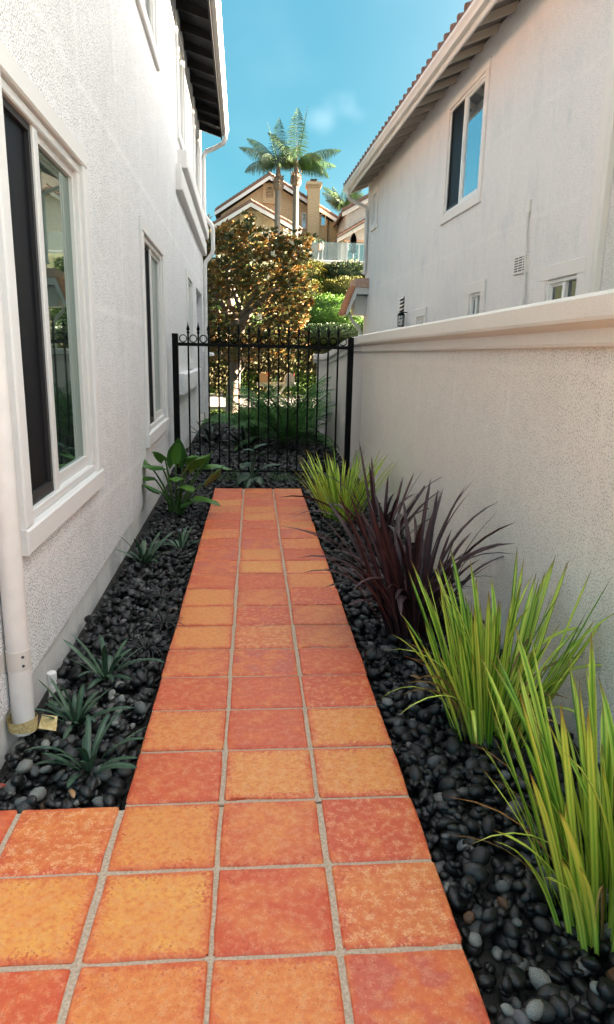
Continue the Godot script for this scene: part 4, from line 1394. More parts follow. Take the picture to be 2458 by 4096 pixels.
func stalked(called: String, at: Vector3, label: String, category: String, spec: Array, leaf: Array, m: Material, stem: Color, r: float) -> void:
	var o := base(called, at)
	tag(o, label, category)
	for s in spec:      # [foot x, foot z, tip x, tip y, tip z, size, azimuth, pitch]
		var t := Mb.new()
		t.col = stem
		var a := Vector3(s[0], 0, s[1]); var e := Vector3(s[2], s[3], s[4])
		var pts := []; var rr := []
		for i in 6:
			var u := i / 5.0
			var lift := a.lerp(e, u)
			lift.x = lerpf(a.x, e.x, u * u); lift.z = lerpf(a.z, e.z, u * u)
			pts.append(lift); rr.append(lerpf(r, r * 0.5, u))
		t.tube(pts, rr, 6)
		part("stalk", t, m, o)
		var l := put("leaf", leaf[rng.randi() % leaf.size()], m, o)
		l.transform = Transform3D((Basis(Vector3.UP, s[6]) * Basis(Vector3.RIGHT, s[7])).scaled_local(Vector3.ONE * s[5]), e)

func small_plants() -> void:
	rng.seed = 55
	var m := vmat(0.40, 0.22, 0.5)
	# arum lily by the left wall
	var g0 := Color(0.035, 0.105, 0.020); var g1 := Color(0.085, 0.20, 0.035)
	var arum := []
	for i in 5: arum.append(broad_leaf(0.29, 0.18, [0.5, 0.8, 1.1, 0.3, 0.9][i], 0.05, [g0, g0.lerp(g1, 0.4), g1, g0, g1][i], g1, 0.008))
	var spec := [[-0.05, 0.0, -0.24, 0.47, 0.0, 1.0, -1.4, 0.5], [-0.02, 0.02, -0.12, 0.45, 0.02, 0.95, -1.0, 1.3], [0.0, 0.0, 0.0, 0.48, 0.0, 1.0, 0.3, 0.25], [0.03, 0.01, 0.10, 0.43, 0.05, 1.15, 0.9, 0.55], [0.05, 0.0, 0.20, 0.42, -0.05, 0.8, 1.2, 0.4], [0.04, 0.02, 0.24, 0.30, 0.05, 1.0, 1.1, 0.7], [0.05, 0.03, 0.18, 0.20, 0.10, 0.9, 1.2, 1.4], [-0.03, 0.03, -0.13, 0.24, 0.10, 0.9, -0.9, 0.9], [0.0, 0.04, 0.06, 0.30, 0.12, 0.9, 0.5, 1.1], [-0.06, 0.01, -0.19, 0.36, 0.06, 0.8, -1.1, 1.2], [0.02, -0.02, 0.06, 0.47, -0.08, 0.9, 0.7, 0.6], [0.02, 0.05, 0.05, 0.12, 0.10, 0.6, 1.7, 1.2], [0.06, -0.02, 0.26, 0.45, -0.10, 0.85, 1.5, 1.3], [-0.04, -0.03, -0.10, 0.50, -0.06, 0.8, -0.5, 0.5], [0.0, 0.03, 0.02, 0.36, 0.10, 0.9, 0.1, 1.0]]
	stalked("arum_lily", Vector3(-0.69, -0.03, -6.0), "green arum lily with arrow shaped leaves on tall stalks beside the left house", "arum lily", spec, arum, m, Color(0.06, 0.13, 0.03), 0.014)
	# broad leaved plant in the middle, before the fence
	var gp0 := Color(0.035, 0.072, 0.042); var gp1 := Color(0.055, 0.10, 0.06)
	var bl := []
	for i in 4: bl.append(broad_leaf(0.20, 0.13, [0.6, 0.9, 0.4, 1.1][i], 0.02, gp0.lerp(gp1, i * 0.25), gp1, 0.006))
	var sp2 := [[0.0, 0.0, -0.02, 0.40, 0.0, 0.9, -0.4, 1.2], [0.0, 0.0, -0.06, 0.26, 0.04, 1.0, -0.3, 1.5], [0.0, 0.0, 0.05, 0.32, 0.0, 0.9, 0.9, 0.8], [0.0, 0.0, 0.12, 0.20, 0.02, 1.1, 1.3, 0.9], [0.0, 0.0, -0.07, 0.14, 0.06, 1.1, -0.6, 1.6], [0.0, 0.0, 0.06, 0.10, 0.08, 0.9, 0.6, 1.7], [0.01, 0.0, 0.02, 0.42, -0.03, 0.8, 1.6, 1.0], [0.0, 0.0, -0.03, 0.08, 0.08, 0.9, -0.2, 1.9]]
	stalked("broad_leaved_plant", Vector3(-0.01, -0.03, -7.55), "grey green broad leaved plant at the far end of the tiles, before the fence", "plant", sp2, bl, m, Color(0.05, 0.09, 0.05), 0.012)
	# flax lilies among the pebbles on the left
	var d0 := Color(0.024, 0.062, 0.032); var d1 := Color(0.048, 0.10, 0.055); var d2 := Color(0.085, 0.14, 0.08)
	var dl := []
	for i in 9: dl.append(strap_leaf(0.31, 0.025, [0.5, 0.9, 1.3, 0.35, 0.7, 1.1][i % 6], 0.25, rnd(-0.5, 0.5), [[d0, d1, d2, d1, d0], [d1, d0, d1, d1, d0], [d0, d0, d1, d0, d0]][i % 3], d0, 8, 0.95))
	var dm := vmat(0.38, 0.15, 0.5)
	var rows := [["flax lily nearest the end of the left bed, with long drooping leaves", -0.58, -2.14, 17, 1.0], ["low spreading flax lily between the downspout and the tiles", -0.70, -2.46, 22, 0.85], ["tall flax lily with broad upright leaves, halfway along the left bed", -0.66, -2.84, 18, 1.12], ["flax lily leaning on the left wall below the second window", -0.76, -4.55, 18, 1.2], ["thin flax lily in the left bed in front of the arum lily", -0.54, -4.90, 16, 0.95]]
	for r in rows:
		clump("flax_lily", Vector3(r[1], -0.03, r[2]), r[0], "flax lily", "flax lilies in the left bed", dl, dm, r[3], 0.03, 0.10, 0.85, 0.38 * r[4], 0.86 * r[4])
	# black mondo grass
	var k0 := Color(0.010, 0.010, 0.011); var k1 := Color(0.018, 0.017, 0.019)
	var ml := []
	for i in 5: ml.append(strap_leaf(0.15, 0.006, [0.7, 1.2, 1.6, 1.0, 1.4][i], 0.2, 0.0, [k0, k1, k1, k1, k0], k0, 6, 0.95))
	for r in [[-0.54, -3.80, "black mondo grass tuft farther along the left bed, nearer the wall"], [-0.48, -3.42, "black mondo grass tuft beside the tiles, middle one of three"], [-0.52, -3.10, "black mondo grass tuft nearest the tall flax lily"]]:
		clump("mondo_grass", Vector3(r[0], -0.015, r[1]), r[2], "grass tuft", "mondo grass tufts", ml, vmat(0.5), 34, 0.02, 0.2, 1.0, 0.6, 1.1)
	# feathery ground cover before the fence
	var gl := []
	for i in 3:
		var b := Mb.new()
		rng.seed = 600 + i
		for q in 22:
			var a := rnd(0, TAU); var d := rnd(0.0, 0.06)
			var p := Vector3(cos(a) * d, rnd(0.02, 0.11) * (1.0 - d * 6.0) + 0.015, sin(a) * d)
			b.col = Color(0.030, 0.070, 0.018).lerp(Color(0.07, 0.13, 0.03), rnd(0, 1))
			var s := rnd(0.007, 0.013)
			var e := Vector3(rnd(-1, 1), rnd(-0.3, 0.6), rnd(-1, 1)).normalized() * s
			var f := Vector3(rnd(-1, 1), rnd(-0.3, 0.3), rnd(-1, 1)).normalized() * s * 0.7
			b.quad(p - e, p + f, p + e, p - f)
		gl.append(b.mesh())
	rng.seed = 56
	for r in [[-0.30, -7.66, 0.22, "feathery low green plant between the arum lily and the broad leaved plant"], [0.36, -7.62, 0.20, "feathery low green plant right of the broad leaved plant"]]:
		var o := base("feathery_plant", Vector3(r[0], -0.03, r[1]))
		tag(o, r[3], "plant", "feathery plants before the fence")
		for i in 26:
			var l := put("sprig", gl[i % 3], m, o)
			var a := rnd(0, TAU); var d: float = r[2] * sqrt(rnd(0, 1))
			l.transform = Transform3D(Basis(Vector3.UP, rnd(0, TAU)).scaled(Vector3.ONE * rnd(0.7, 1.3)), Vector3(cos(a) * d, 0.0, sin(a) * d * 0.6))
	# dark strap plant inside the passage beyond the fence
	var sl := []
	for i in 5: sl.append(strap_leaf(0.52, 0.062, [0.5, 0.9, 0.3, 1.2, 0.7][i], 0.25, rnd(-0.3, 0.3), [Color(0.012, 0.022, 0.016), Color(0.018, 0.032, 0.022), Color(0.025, 0.045, 0.030), Color(0.018, 0.032, 0.022), Color(0.012, 0.022, 0.016)], Color(0.02, 0.03, 0.02), 8, 0.95))
	clump("strap_leaved_plant", Vector3(-0.70, -0.06, -11.2), "dark strap leaved plant beyond the fence, near the left house", "plant", "dark strap leaved plants beyond the fence", sl, dm, 14, 0.05, 0.1, 0.8, 0.6, 1.1)
	clump("strap_leaved_plant", Vector3(-0.12, -0.06, -10.6), "dark strap leaved plant beyond the fence, left of the ferns", "plant", "dark strap leaved plants beyond the fence", sl, dm, 12, 0.05, 0.1, 0.9, 0.6, 1.0)
	ferns()
	# fallen leaves on the pebbles
	rng.seed = 58
	for q in [[-0.60, -1.99, Color(0.42, 0.22, 0.10), "pale curled dead leaf on the pebbles just behind the wide end of the tiles"], [-0.86, -2.00, Color(0.20, 0.03, 0.015), "red dead leaf on the pebbles at the corner of the left house"], [0.72, -2.75, Color(0.24, 0.13, 0.05), "brown dead leaf on the pebbles before the purple flax"]]:
		var fl := strap_leaf(0.055, 0.018, 1.1, 0.5, 0.6, [q[2] * 0.8, q[2], q[2] * 1.2, q[2], q[2] * 0.8], q[2], 6, 0.95)
		var fo := put("dead_leaf", fl, dm)
		fo.transform = Transform3D(Basis.from_euler(Vector3(1.1, rnd(0, TAU), 0.2)), Vector3(q[0], 0.004, q[1]))
		tag(fo, q[3], "leaf")
	# white standpipe
	var pv := base("standpipe", Vector3(-0.845, -0.03, -2.66))
	tag(pv, "short white plastic standpipe with a screw cap by the foot of the left wall", "pipe")
	var b := Mb.new()
	b.lathe([Vector2(0.016, 0.0), Vector2(0.016, 0.085)], Vector3.ZERO, 14)
	for i in 4: b.lathe([Vector2(0.0155, 0.055 + i * 0.006), Vector2(0.0178, 0.057 + i * 0.006), Vector2(0.0155, 0.060 + i * 0.006)], Vector3.ZERO, 14)
	part("pipe", b, M.vinyl, pv)
	b = Mb.new()
	b.lathe([Vector2(0.0, 0.122), Vector2(0.018, 0.121), Vector2(0.0205, 0.117), Vector2(0.0205, 0.086), Vector2(0.015, 0.085)], Vector3.ZERO, 14)
	part("cap", b, M.vinyl, pv)

func frond(length: float, half: float, bend: float, pairs: int, ca: Color, cb: Color, droop: float, lobes: bool, leafw: float, tilt := 0.0) -> ArrayMesh:
	var b := Mb.new()
	var pos := Vector3.ZERO
	var pts := []; var rr := []; var dirs := []
	var seg := 10
	for i in seg + 1:
		var t := float(i) / seg
		var ang := bend * pow(t, 1.3)
		var d := Vector3(0, cos(ang), sin(ang))
		if i > 0: pos += d * length / seg
		pts.append(pos); dirs.append(d); rr.append(lerpf(leafw * 0.45, leafw * 0.08, t))
	b.col = ca.lerp(Color(0.08, 0.06, 0.03), 0.4)
	b.tube(pts, rr, 4, false)
	for i in pairs:
		var t := 0.12 + 0.87 * i / (pairs - 1.0)
		var f := t * seg
		var k := mini(int(f), seg - 1)
		var p: Vector3 = pts[k].lerp(pts[k + 1], f - k)
		var d: Vector3 = dirs[k]
		var l := half * pow(sin(PI * pow(t, 0.75) * 0.96 + 0.10), 0.8)
		for s in [-1.0, 1.0]:
			var down := Vector3(0, -cos(tilt), sin(tilt)) * droop
			var out := (Vector3(s, 0, 0) + d * 0.45 + down * rnd(0.6, 1.3)).normalized()
			var e := p + out * l * rnd(0.85, 1.1) + down * l * 0.5
			var w := d * leafw
			b.col = ca.lerp(cb, rnd(0, 1))
			if not lobes:
				var m := p.lerp(e, 0.5) + Vector3(0, l * 0.08, 0)
				b.quad(p - w * 0.3, m - w * 0.5, m + w * 0.5, p + w * 0.3)
				b.tri(m - w * 0.5, e, m + w * 0.5)
			else:
				var n := 6
				for q in n:
					var u0 := p.lerp(e, q / float(n)); var u1 := p.lerp(e, (q + 0.75) / n)
					var wl := w * (1.0 - 0.8 * q / n) * 1.3
					b.quad(u0, u1 + wl * 0.25, u0.lerp(u1, 0.8) + wl, u0 + wl * 0.3)
					b.quad(u1 - wl * 0.25, u0, u0 - wl * 0.3, u0.lerp(u1, 0.8) - wl)
	return b.mesh()

func ferns() -> void:
	rng.seed = 66
	var lv := []
	for i in 5: lv.append(frond(1.0, 0.27, [0.9, 1.3, 1.7, 1.1, 0.6][i], 17, Color(0.040, 0.12, 0.035), Color(0.13, 0.30, 0.08), 0.22, true, 0.030, 0.7))
	var m := vmat(0.5, 0.40, 0.4)
	for r in [[0.48, -10.3, 22, 1.15, "large fern with spreading fronds beyond the fence, against the white wall"], [0.02, -11.0, 18, 1.0, "fern beyond the fence, left of the large one"], [0.85, -11.6, 16, 1.1, "fern beyond the fence, behind the large one by the end of the wall"]]:
		var o := base("fern", Vector3(r[0], -0.05, r[1]))
		tag(o, r[4], "fern", "ferns beyond the fence")
		for i in r[2]:
			var az: float = TAU * i * 0.381966 + rnd(-0.3, 0.3)
			var f := put("frond", lv[i % 5], m, o)
			var s: float = r[3] * rnd(0.75, 1.12)
			f.transform = Transform3D((Basis(Vector3.UP, az) * Basis(Vector3.RIGHT, rnd(0.15, 1.15)) * Basis(Vector3.UP, rnd(-0.6, 0.6))).scaled_local(Vector3.ONE * s), Vector3(sin(az), 0.0, cos(az)) * 0.05 + Vector3(0, rnd(0.08, 0.36), 0))
		for i in 7:
			var b := Mb.new()
			b.col = Color(0.03, 0.025, 0.015)
			var a := TAU * i / 7.0
			b.tube([Vector3(sin(a) * 0.06, 0, cos(a) * 0.06), Vector3(sin(a) * 0.045, 0.36, cos(a) * 0.045)], [0.014, 0.010], 5)
			part("stem", b, m, o)

# ---------------------------------------------------------------- trees
func limb(o: Node3D, called: String, pts: Array, radii: Array, m: Material) -> void:
	# smooth the line a little
	var c := Curve3D.new()
	for i in pts.size():
		var t: Vector3 = (pts[mini(i + 1, pts.size() - 1)] - pts[maxi(i - 1, 0)]) * 0.18
		c.add_point(pts[i], -t, t)
	var n := pts.size() * 4
	var q := []; var r := []
	for i in n:
		var f := float(i) / (n - 1) * (pts.size() - 1)
		var k := mini(int(f), pts.size() - 2)
		q.append(c.sample(k, f - k))
		r.append(lerpf(radii[k], radii[k + 1], f - k) * rnd(0.93, 1.07))
	var b := Mb.new()
	b.tube(q, r, 8)
	part(called, b, m, o)

func magnolia() -> void:
	rng.seed = 17
	var o := base("magnolia_tree", Vector3(-0.60, -0.42, -21.0))
	o.scale = Vector3.ONE * 1.21
	tag(o, "magnolia with glossy green and rusty leaves and white flowers behind the fence", "tree")
	var bark := mottled(lin(0.14, 0.105, 0.085), lin(0.28, 0.225, 0.18), 81, 0.08, 0.9, 0.85, 0.8)
	limb(o, "trunk", [Vector3(-0.04, 0, 0), Vector3(0.0, 0.7, 0), Vector3(0.06, 1.4, 0.02), Vector3(0.10, 1.9, 0)], [0.20, 0.16, 0.15, 0.15], bark)
	var B := [
		[[Vector3(0.10, 1.8, 0), Vector3(0.02, 2.4, 0.05), Vector3(-0.10, 3.0, 0.1), Vector3(-0.12, 3.7, 0)], [0.12, 0.11, 0.09, 0.04]],
		[[Vector3(0.10, 1.85, 0), Vector3(0.22, 2.4, 0.25), Vector3(0.10, 2.8, 0.35), Vector3(-0.05, 3.2, 0.4)], [0.10, 0.07, 0.06, 0.03]],
		[[Vector3(0.10, 1.85, 0.02), Vector3(0.36, 2.45, 0.35), Vector3(0.78, 2.85, 0.5), Vector3(1.2, 3.2, 0.5)], [0.11, 0.08, 0.06, 0.03]],
		[[Vector3(0.22, 2.4, 0.25), Vector3(0.42, 2.75, 0.6), Vector3(0.62, 3.1, 0.8)], [0.06, 0.045, 0.02]],
		[[Vector3(0.02, 2.3, 0.05), Vector3(-0.3, 2.75, 0.3), Vector3(-0.65, 3.35, 0.5), Vector3(-0.8, 3.9, 0.5)], [0.08, 0.07, 0.05, 0.02]],
		[[Vector3(0.04, 1.35, 0.02), Vector3(-0.35, 1.55, 0.2), Vector3(-0.8, 1.7, 0.3)], [0.07, 0.05, 0.02]],
		[[Vector3(0.06, 1.5, 0.0), Vector3(0.5, 1.75, 0.4), Vector3(1.0, 2.0, 0.5)], [0.05, 0.035, 0.015]],
		[[Vector3(0.0, 0.8, 0.1), Vector3(0.22, 1.15, 0.2), Vector3(0.42, 1.32, 0.22)], [0.04, 0.03, 0.01]],
		[[Vector3(-0.02, 2.5, 0.1), Vector3(-0.45, 2.5, 0.5), Vector3(-0.85, 2.55, 0.7)], [0.05, 0.04, 0.015]]]
	for e in B: limb(o, "limb", e[0], e[1], bark)
	# one leaf: folded along its rib, curling at the tip
	var lf := Mb.new()
	for s in [-1.0, 1.0]:
		var p := [Vector3(0, 0, 0), Vector3(s * 0.026, 0.045, 0.006), Vector3(s * 0.028, 0.095, 0.004), Vector3(0, 0.15, -0.02), Vector3(0, 0.08, -0.004)]
		for t in [[0, 1, 4], [1, 2, 4], [2, 3, 4]]:
			if s > 0: lf.tri(p[t[0]], p[t[1]], p[t[2]])
			else: lf.tri(p[t[2]], p[t[1]], p[t[0]])
	var leaf := lf.mesh()
	var f := FastNoiseLite.new()
	f.seed = 3; f.frequency = 1.15; f.fractal_octaves = 2
	var pl := []; var cl := []
	var tries := 0
	while pl.size() < 23500 and tries < 90000:
		tries += 1
		var x := rnd(-1.35, 2.1); var y := rnd(1.3, 4.75); var z := rnd(-1.2, 1.35)
		# the outline: a clipped block, narrower below, higher at the left
		var top := 4.45 - 0.10 * x + 0.22 * f.get_noise_2d(x * 2.5, 7.0) + 0.1 * sin(x * 5.0)
		var right := 1.90 - 0.10 * absf(y - 3.3) - 0.30 * maxf(0.0, 2.0 - y) + 0.22 * f.get_noise_2d(y * 2.2, 40.0)
		var low := 1.45 + 0.25 * f.get_noise_2d(x * 2.0, 90.0)
		if y > top or x > right or y < low: continue
		var dz := 1.25 * sqrt(maxf(0.0, 1.0 - pow((x - 0.3) / 2.1, 2.0)))
		if absf(z) > dz: continue
		var edge := minf(minf(top - y, right - x), minf(y - low, dz - absf(z)))
		var open := f.get_noise_3d(x * 1.7, y * 1.7, z * 1.4)
		# fewer leaves inside, and a thin place round the fork of the trunk
		if edge > 0.45 and rnd(0, 1) > 0.45: continue
		if open < -0.27: continue
		var fork := Vector2((x - 0.25) / 0.75, (y - 2.55) / 0.42).length()
		if fork < 1.0 and z > -0.9 and rnd(0, 1) > 0.22 + 0.4 * fork * fork: continue
		var c := Vector3(x, y, z)
		var outw := Vector3(x - 0.3, 0.6 + (y - 2.9) * 0.5, z * 1.3).normalized()
		var tone := f.get_noise_3d(x * 2.0 + 30.0, y * 2.0, z * 2.0)
		var rusty := rnd(0, 1) < 0.34 + 0.5 * maxf(0.0, tone) + 0.25 * smoothstep(4.0, 4.5, y)
		for k in 7:
			var a := TAU * k / 7.0 + rnd(-0.4, 0.4)
			var d := (outw * rnd(0.4, 1.3) + Vector3(cos(a), sin(a * 1.3) * 0.6, sin(a)) * 0.9).normalized()
			var side := d.cross(Vector3(rnd(-1, 1), rnd(-1, 1), rnd(-1, 1))).normalized()
			var bs := Basis(side, d, side.cross(d)).scaled_local(Vector3.ONE * rnd(0.6, 0.98))
			pl.append(Transform3D(bs, c + d * 0.02))
			var col := Color(0.034, 0.044, 0.012).lerp(Color(0.085, 0.092, 0.026), rnd(0, 1))
			if rusty: col = Color(0.12, 0.056, 0.013).lerp(Color(0.27, 0.145, 0.03), rnd(0, 1))
			elif rnd(0, 1) < 0.2: col = Color(0.12, 0.12, 0.035)
			cl.append(col)
	var lm := vmat(0.44, 0.35, 0.45)
	many("crown", leaf, lm, pl, cl, o)
	# flowers
	var wm := vmat(0.5, 0.3, 0.4)
	for q in [[-0.78, 1.95, 1.1], [0.62, 2.25, 1.25], [0.85, 3.1, 1.3], [0.92, 3.62, 1.2], [1.35, 3.92, 1.0], [1.22, 4.18, 0.8], [0.75, 4.28, 0.6]]:
		var b := Mb.new()
		for k in 7:
			var a := TAU * k / 7.0 + rnd(-0.3, 0.3)
			var r := Vector3(cos(a), 0, sin(a)); var t := Vector3(-sin(a), 0, cos(a))
			b.col = Color(0.80, 0.74, 0.58)
			var up := rnd(0.03, 0.08)
			b.quad(Vector3.ZERO, r * 0.05 - t * 0.035 + Vector3(0, up * 0.6, 0), r * 0.10 + Vector3(0, up, 0), r * 0.05 + t * 0.035 + Vector3(0, up * 0.6, 0))
		b.col = Color(0.55, 0.38, 0.10)
		b.lathe([Vector2(0.014, 0), Vector2(0.014, 0.03), Vector2(0, 0.045)], Vector3.ZERO, 6)
		var fl := part("flower", b, wm, o)
		fl.position = Vector3(q[0] + 0.0, q[1] + 0.1, q[2])
		fl.rotation = Vector3(0.9, rnd(0, 6), rnd(-0.4, 0.4))

func palm(called: String, label: String, at: Vector3, lean: Vector3, h: float, r: float, fr: Array, leaves: Array, m: Material, bark: Material, boot: Material, bulge: float) -> Node3D:
	var o := base(called, at)
	tag(o, label, "palm tree", "palms on the hill")
	var b := Mb.new()
	var rings := int(h / 0.16)
	var pts := []; var rr := []
	for i in rings + 1:
		var t := float(i) / rings
		pts.append(lean * sin(t * PI * 0.9) * 0.5 + lean * t * 0.5 + Vector3(0, h * t, 0))
		rr.append(r * (1.0 - 0.2 * t) * (1.06 if i % 2 == 0 else 0.97))
	b.tube(pts, rr, 10)
	part("trunk", b, bark, o)
	var top: Vector3 = pts[rings]
	if bulge > 0.0:
		var c := Mb.new()
		c.lathe([Vector2(r * 0.9, 0), Vector2(r * 1.35, 0.08), Vector2(r * 1.5, 0.3), Vector2(r * 1.25, 0.6), Vector2(r * 0.75, 0.75), Vector2(r * 0.62, bulge * 0.9), Vector2(r * 0.4, bulge + 0.3)], Vector3(0, -0.1, 0), 9)
		rng.seed = int(at.x * 100) + 5
		for i in 26:
			var a := rnd(0, TAU); var y := rnd(0.0, 0.6)
			var p := Vector3(cos(a) * r * 1.35, y, sin(a) * r * 1.35)
			c.bar(p, p + Vector3(cos(a) * 0.07, rnd(0.05, 0.16), sin(a) * 0.07), 0.08, 0.03, Vector3(cos(a), 0.01, sin(a)))
		var k := part("boots", c, boot, o)
		k.position = top
	var crown := top + Vector3(0, bulge, 0)
	for q in fr:     # [azimuth, lean, length, which]
		var l := put("frond", leaves[q[3]], m, o)
		l.transform = Transform3D((Basis(Vector3.UP, q[0]) * Basis(Vector3.RIGHT, q[1])).scaled_local(Vector3.ONE * q[2]), crown)
	return o

func palms() -> void:
	rng.seed = 27
	var ca := Color(0.012, 0.034, 0.008); var cb := Color(0.042, 0.082, 0.016)
	var lv := []
	for i in 5: lv.append(frond(1.0, 0.27, [0.15, 0.9, 1.5, 1.9, 1.2][i], 50, ca, cb, [0.35, 0.9, 1.2, 1.5, 1.0][i], false, 0.013, [0.1, 0.8, 0.9, 0.9, 0.8][i]))
	var gold := frond(1.0, 0.17, 1.9, 40, Color(0.07, 0.10, 0.018), Color(0.16, 0.14, 0.03), 1.3, false, 0.016, 0.9)
	lv.append(gold)
	var m := vmat(0.40, 0.10, 0.5)
	var bark := mottled(lin(0.10, 0.085, 0.07), lin(0.18, 0.15, 0.125), 82, 0.06, 0.8, 0.9, 0.5)
	var boot := mottled(lin(0.08, 0.045, 0.028), lin(0.27, 0.20, 0.145), 83, 0.10, 0.5, 0.9)
	# azimuth 0 leans to +z, PI/2 to the right
	var R := PI / 2
	var fl := [[-R, 0.75, 2.4, 1], [-R - 0.4, 0.45, 2.5, 1], [-R + 0.3, 1.1, 2.2, 2], [-R - 0.2, 0.2, 2.3, 0], [0.1, 0.05, 2.3, 0], [0.3, 0.5, 1.9, 2], [R, 0.7, 1.5, 3], [R - 0.4, 0.8, 1.6, 5], [0.0, 0.9, 1.7, 3], [-0.7, 0.7, 1.9, 3], [PI, 0.5, 1.8, 2], [PI - 0.7, 0.6, 1.9, 2], [R + 0.4, 0.4, 1.8, 1], [-R + 0.7, 0.9, 1.9, 3], [0.8, 0.75, 1.7, 5]]
	palm("palm_tree", "taller pair's left palm with its crown reaching left, behind the magnolia", Vector3(1.40, 5.9, -40), Vector3(-0.08, 0, 0), 4.45, 0.195, fl, lv, m, bark, boot, 1.15)
	var fr := [[R + 0.1, 0.12, 3.0, 0], [0.2, -0.02, 2.8, 0], [R, 0.80, 2.7, 1], [R + 0.3, 1.05, 2.5, 1], [R - 0.3, 1.2, 2.2, 2], [-R, 0.35, 2.3, 1], [-R - 0.4, 0.6, 1.9, 2], [0.0, 0.55, 1.9, 2], [0.5, 0.8, 1.8, 3], [-0.4, 0.7, 1.7, 3], [R - 0.7, 0.7, 1.9, 5], [PI, 0.5, 2.0, 2], [PI + 0.6, 0.7, 1.9, 2], [R + 0.6, 0.5, 2.2, 2], [0.9, 0.6, 1.9, 3], [-R + 0.6, 0.8, 1.6, 3], [R - 0.5, 1.0, 2.0, 3]]
	palm("palm_tree", "pair's right palm with one tall upright frond, left of the chimney", Vector3(2.34, 5.9, -40), Vector3(0.0, 0, 0), 4.70, 0.195, fr, lv, m, bark, boot, 1.0)
	var fb := []
	for i in 20: fb.append([i * 2.4, 0.15 + 0.05 * (i % 14), rnd(1.8, 2.6), [1, 2, 1, 4][i % 4]])
	palm("palm_tree", "palm far behind, its crown showing between the chimney and the pale house", Vector3(7.2, 6.0, -58), Vector3(0.1, 0, 0), 6.2, 0.28, fb, lv, m, bark, boot, 0.8)
	var fs := []
	for i in 12: fs.append([i * 2.4, 0.5 + 0.06 * (i % 10), rnd(0.42, 0.62), [2, 4, 3][i % 3]])
	palm("palm_tree", "small palm with a pineapple shaped head beside the glass fence", Vector3(3.2, 6.0, -36.9), Vector3(0.22, 0, 0), 0.95, 0.07, fs, lv, m, bark, boot, 0.0)
	var hd := Mb.new()
	hd.lathe([Vector2(0.06, 0), Vector2(0.14, 0.12), Vector2(0.15, 0.25), Vector2(0.07, 0.42), Vector2(0, 0.45)], Vector3.ZERO, 9)
	var last := get_node("palm_tree_003")
	var hp := part("boots", hd, mottled_once("tile_orange"), last)
	hp.position = Vector3(0.22, 0.75, 0.0)
	for c in last.get_children():
		if c.name.begins_with("frond"): c.position.y += 0.22

# ---------------------------------------------------------------- the planted hill and the front yard
func tuft_meshes(sd: int, n: int, size: float, a: Color, b2: Color) -> Array:
	var out := []
	for k in 4:
		rng.seed = sd + k
		var b := Mb.new()
		for i in n:
			var d := Vector3(rnd(-1, 1), rnd(0.0, 1.2), rnd(-1, 1)).normalized()
			var p := Vector3(rnd(-1, 1), rnd(-0.2, 0.4), rnd(-1, 1)) * size * 1.6
			var s := d.cross(Vector3(rnd(-1, 1), rnd(-1, 1), rnd(-1, 1))).normalized() * size * 0.35
			b.col = a.lerp(b2, rnd(0, 1))
			b.quad(p - s * 0.3, p + d * size * 0.5 + s, p + d * size, p + d * size * 0.5 - s)
		out.append(b.mesh())
	return out

func mound(label: String, c: Vector3, r: Vector3, a: Color, b2: Color, sd: int, n: int, leaf: float) -> void:
	var o := base("shrub", c)
	tag(o, label, "shrub", "clipped shrubs on the hill")
	rng.seed = sd
	var f := FastNoiseLite.new()
	f.seed = sd; f.frequency = 0.9
	var m := vmat(0.55, 0.15, 0.35)
	var P := func(d: Vector3) -> Vector3:
		return d * r * (1.0 + 0.22 * f.get_noise_3d(d.x * r.x * 1.1, d.y * 2.0, d.z * 2.0) + 0.10 * f.get_noise_3d(d.x * r.x * 3.0, d.y * 5.0 + 8.0, d.z * 5.0))
	var b := Mb.new()
	b.col = a * 0.75
	var rings := []; var norms := []
	for j in 11:
		var ring := []; var nr := []
		for i in 22:
			var th := PI * j / 10.0; var ph := TAU * i / 22.0
			var d := Vector3(sin(th) * cos(ph), cos(th), sin(th) * sin(ph))
			ring.append(P.call(d) * 0.97); nr.append((d / r).normalized())
		rings.append(ring); norms.append(nr)
	b.smooth_ring_strip(rings, norms)
	part("body", b, m, o)
	var l := Mb.new()
	for i in n:
		var d := Vector3(rnd(-1, 1), rnd(-0.35, 1), rnd(-0.6, 1)).normalized()
		var p: Vector3 = P.call(d)
		var up := (d / r).normalized()
		var g := (up + Vector3(rnd(-1, 1), rnd(-0.6, 1), rnd(-1, 1)) * 0.8).normalized()
		var s := g.cross(Vector3(rnd(-1, 1), rnd(-1, 1), rnd(-1, 1))).normalized() * leaf * 0.4
		l.col = a.lerp(b2, clampf(rnd(-0.3, 1.0) + 0.8 * f.get_noise_3d(p.x * 2.0, p.y * 2.0, p.z * 2.0), 0, 1))
		l.quad(p, p + g * leaf * 0.5 + s, p + g * leaf, p + g * leaf * 0.5 - s)
	part("foliage", l, m, o, "stuff")

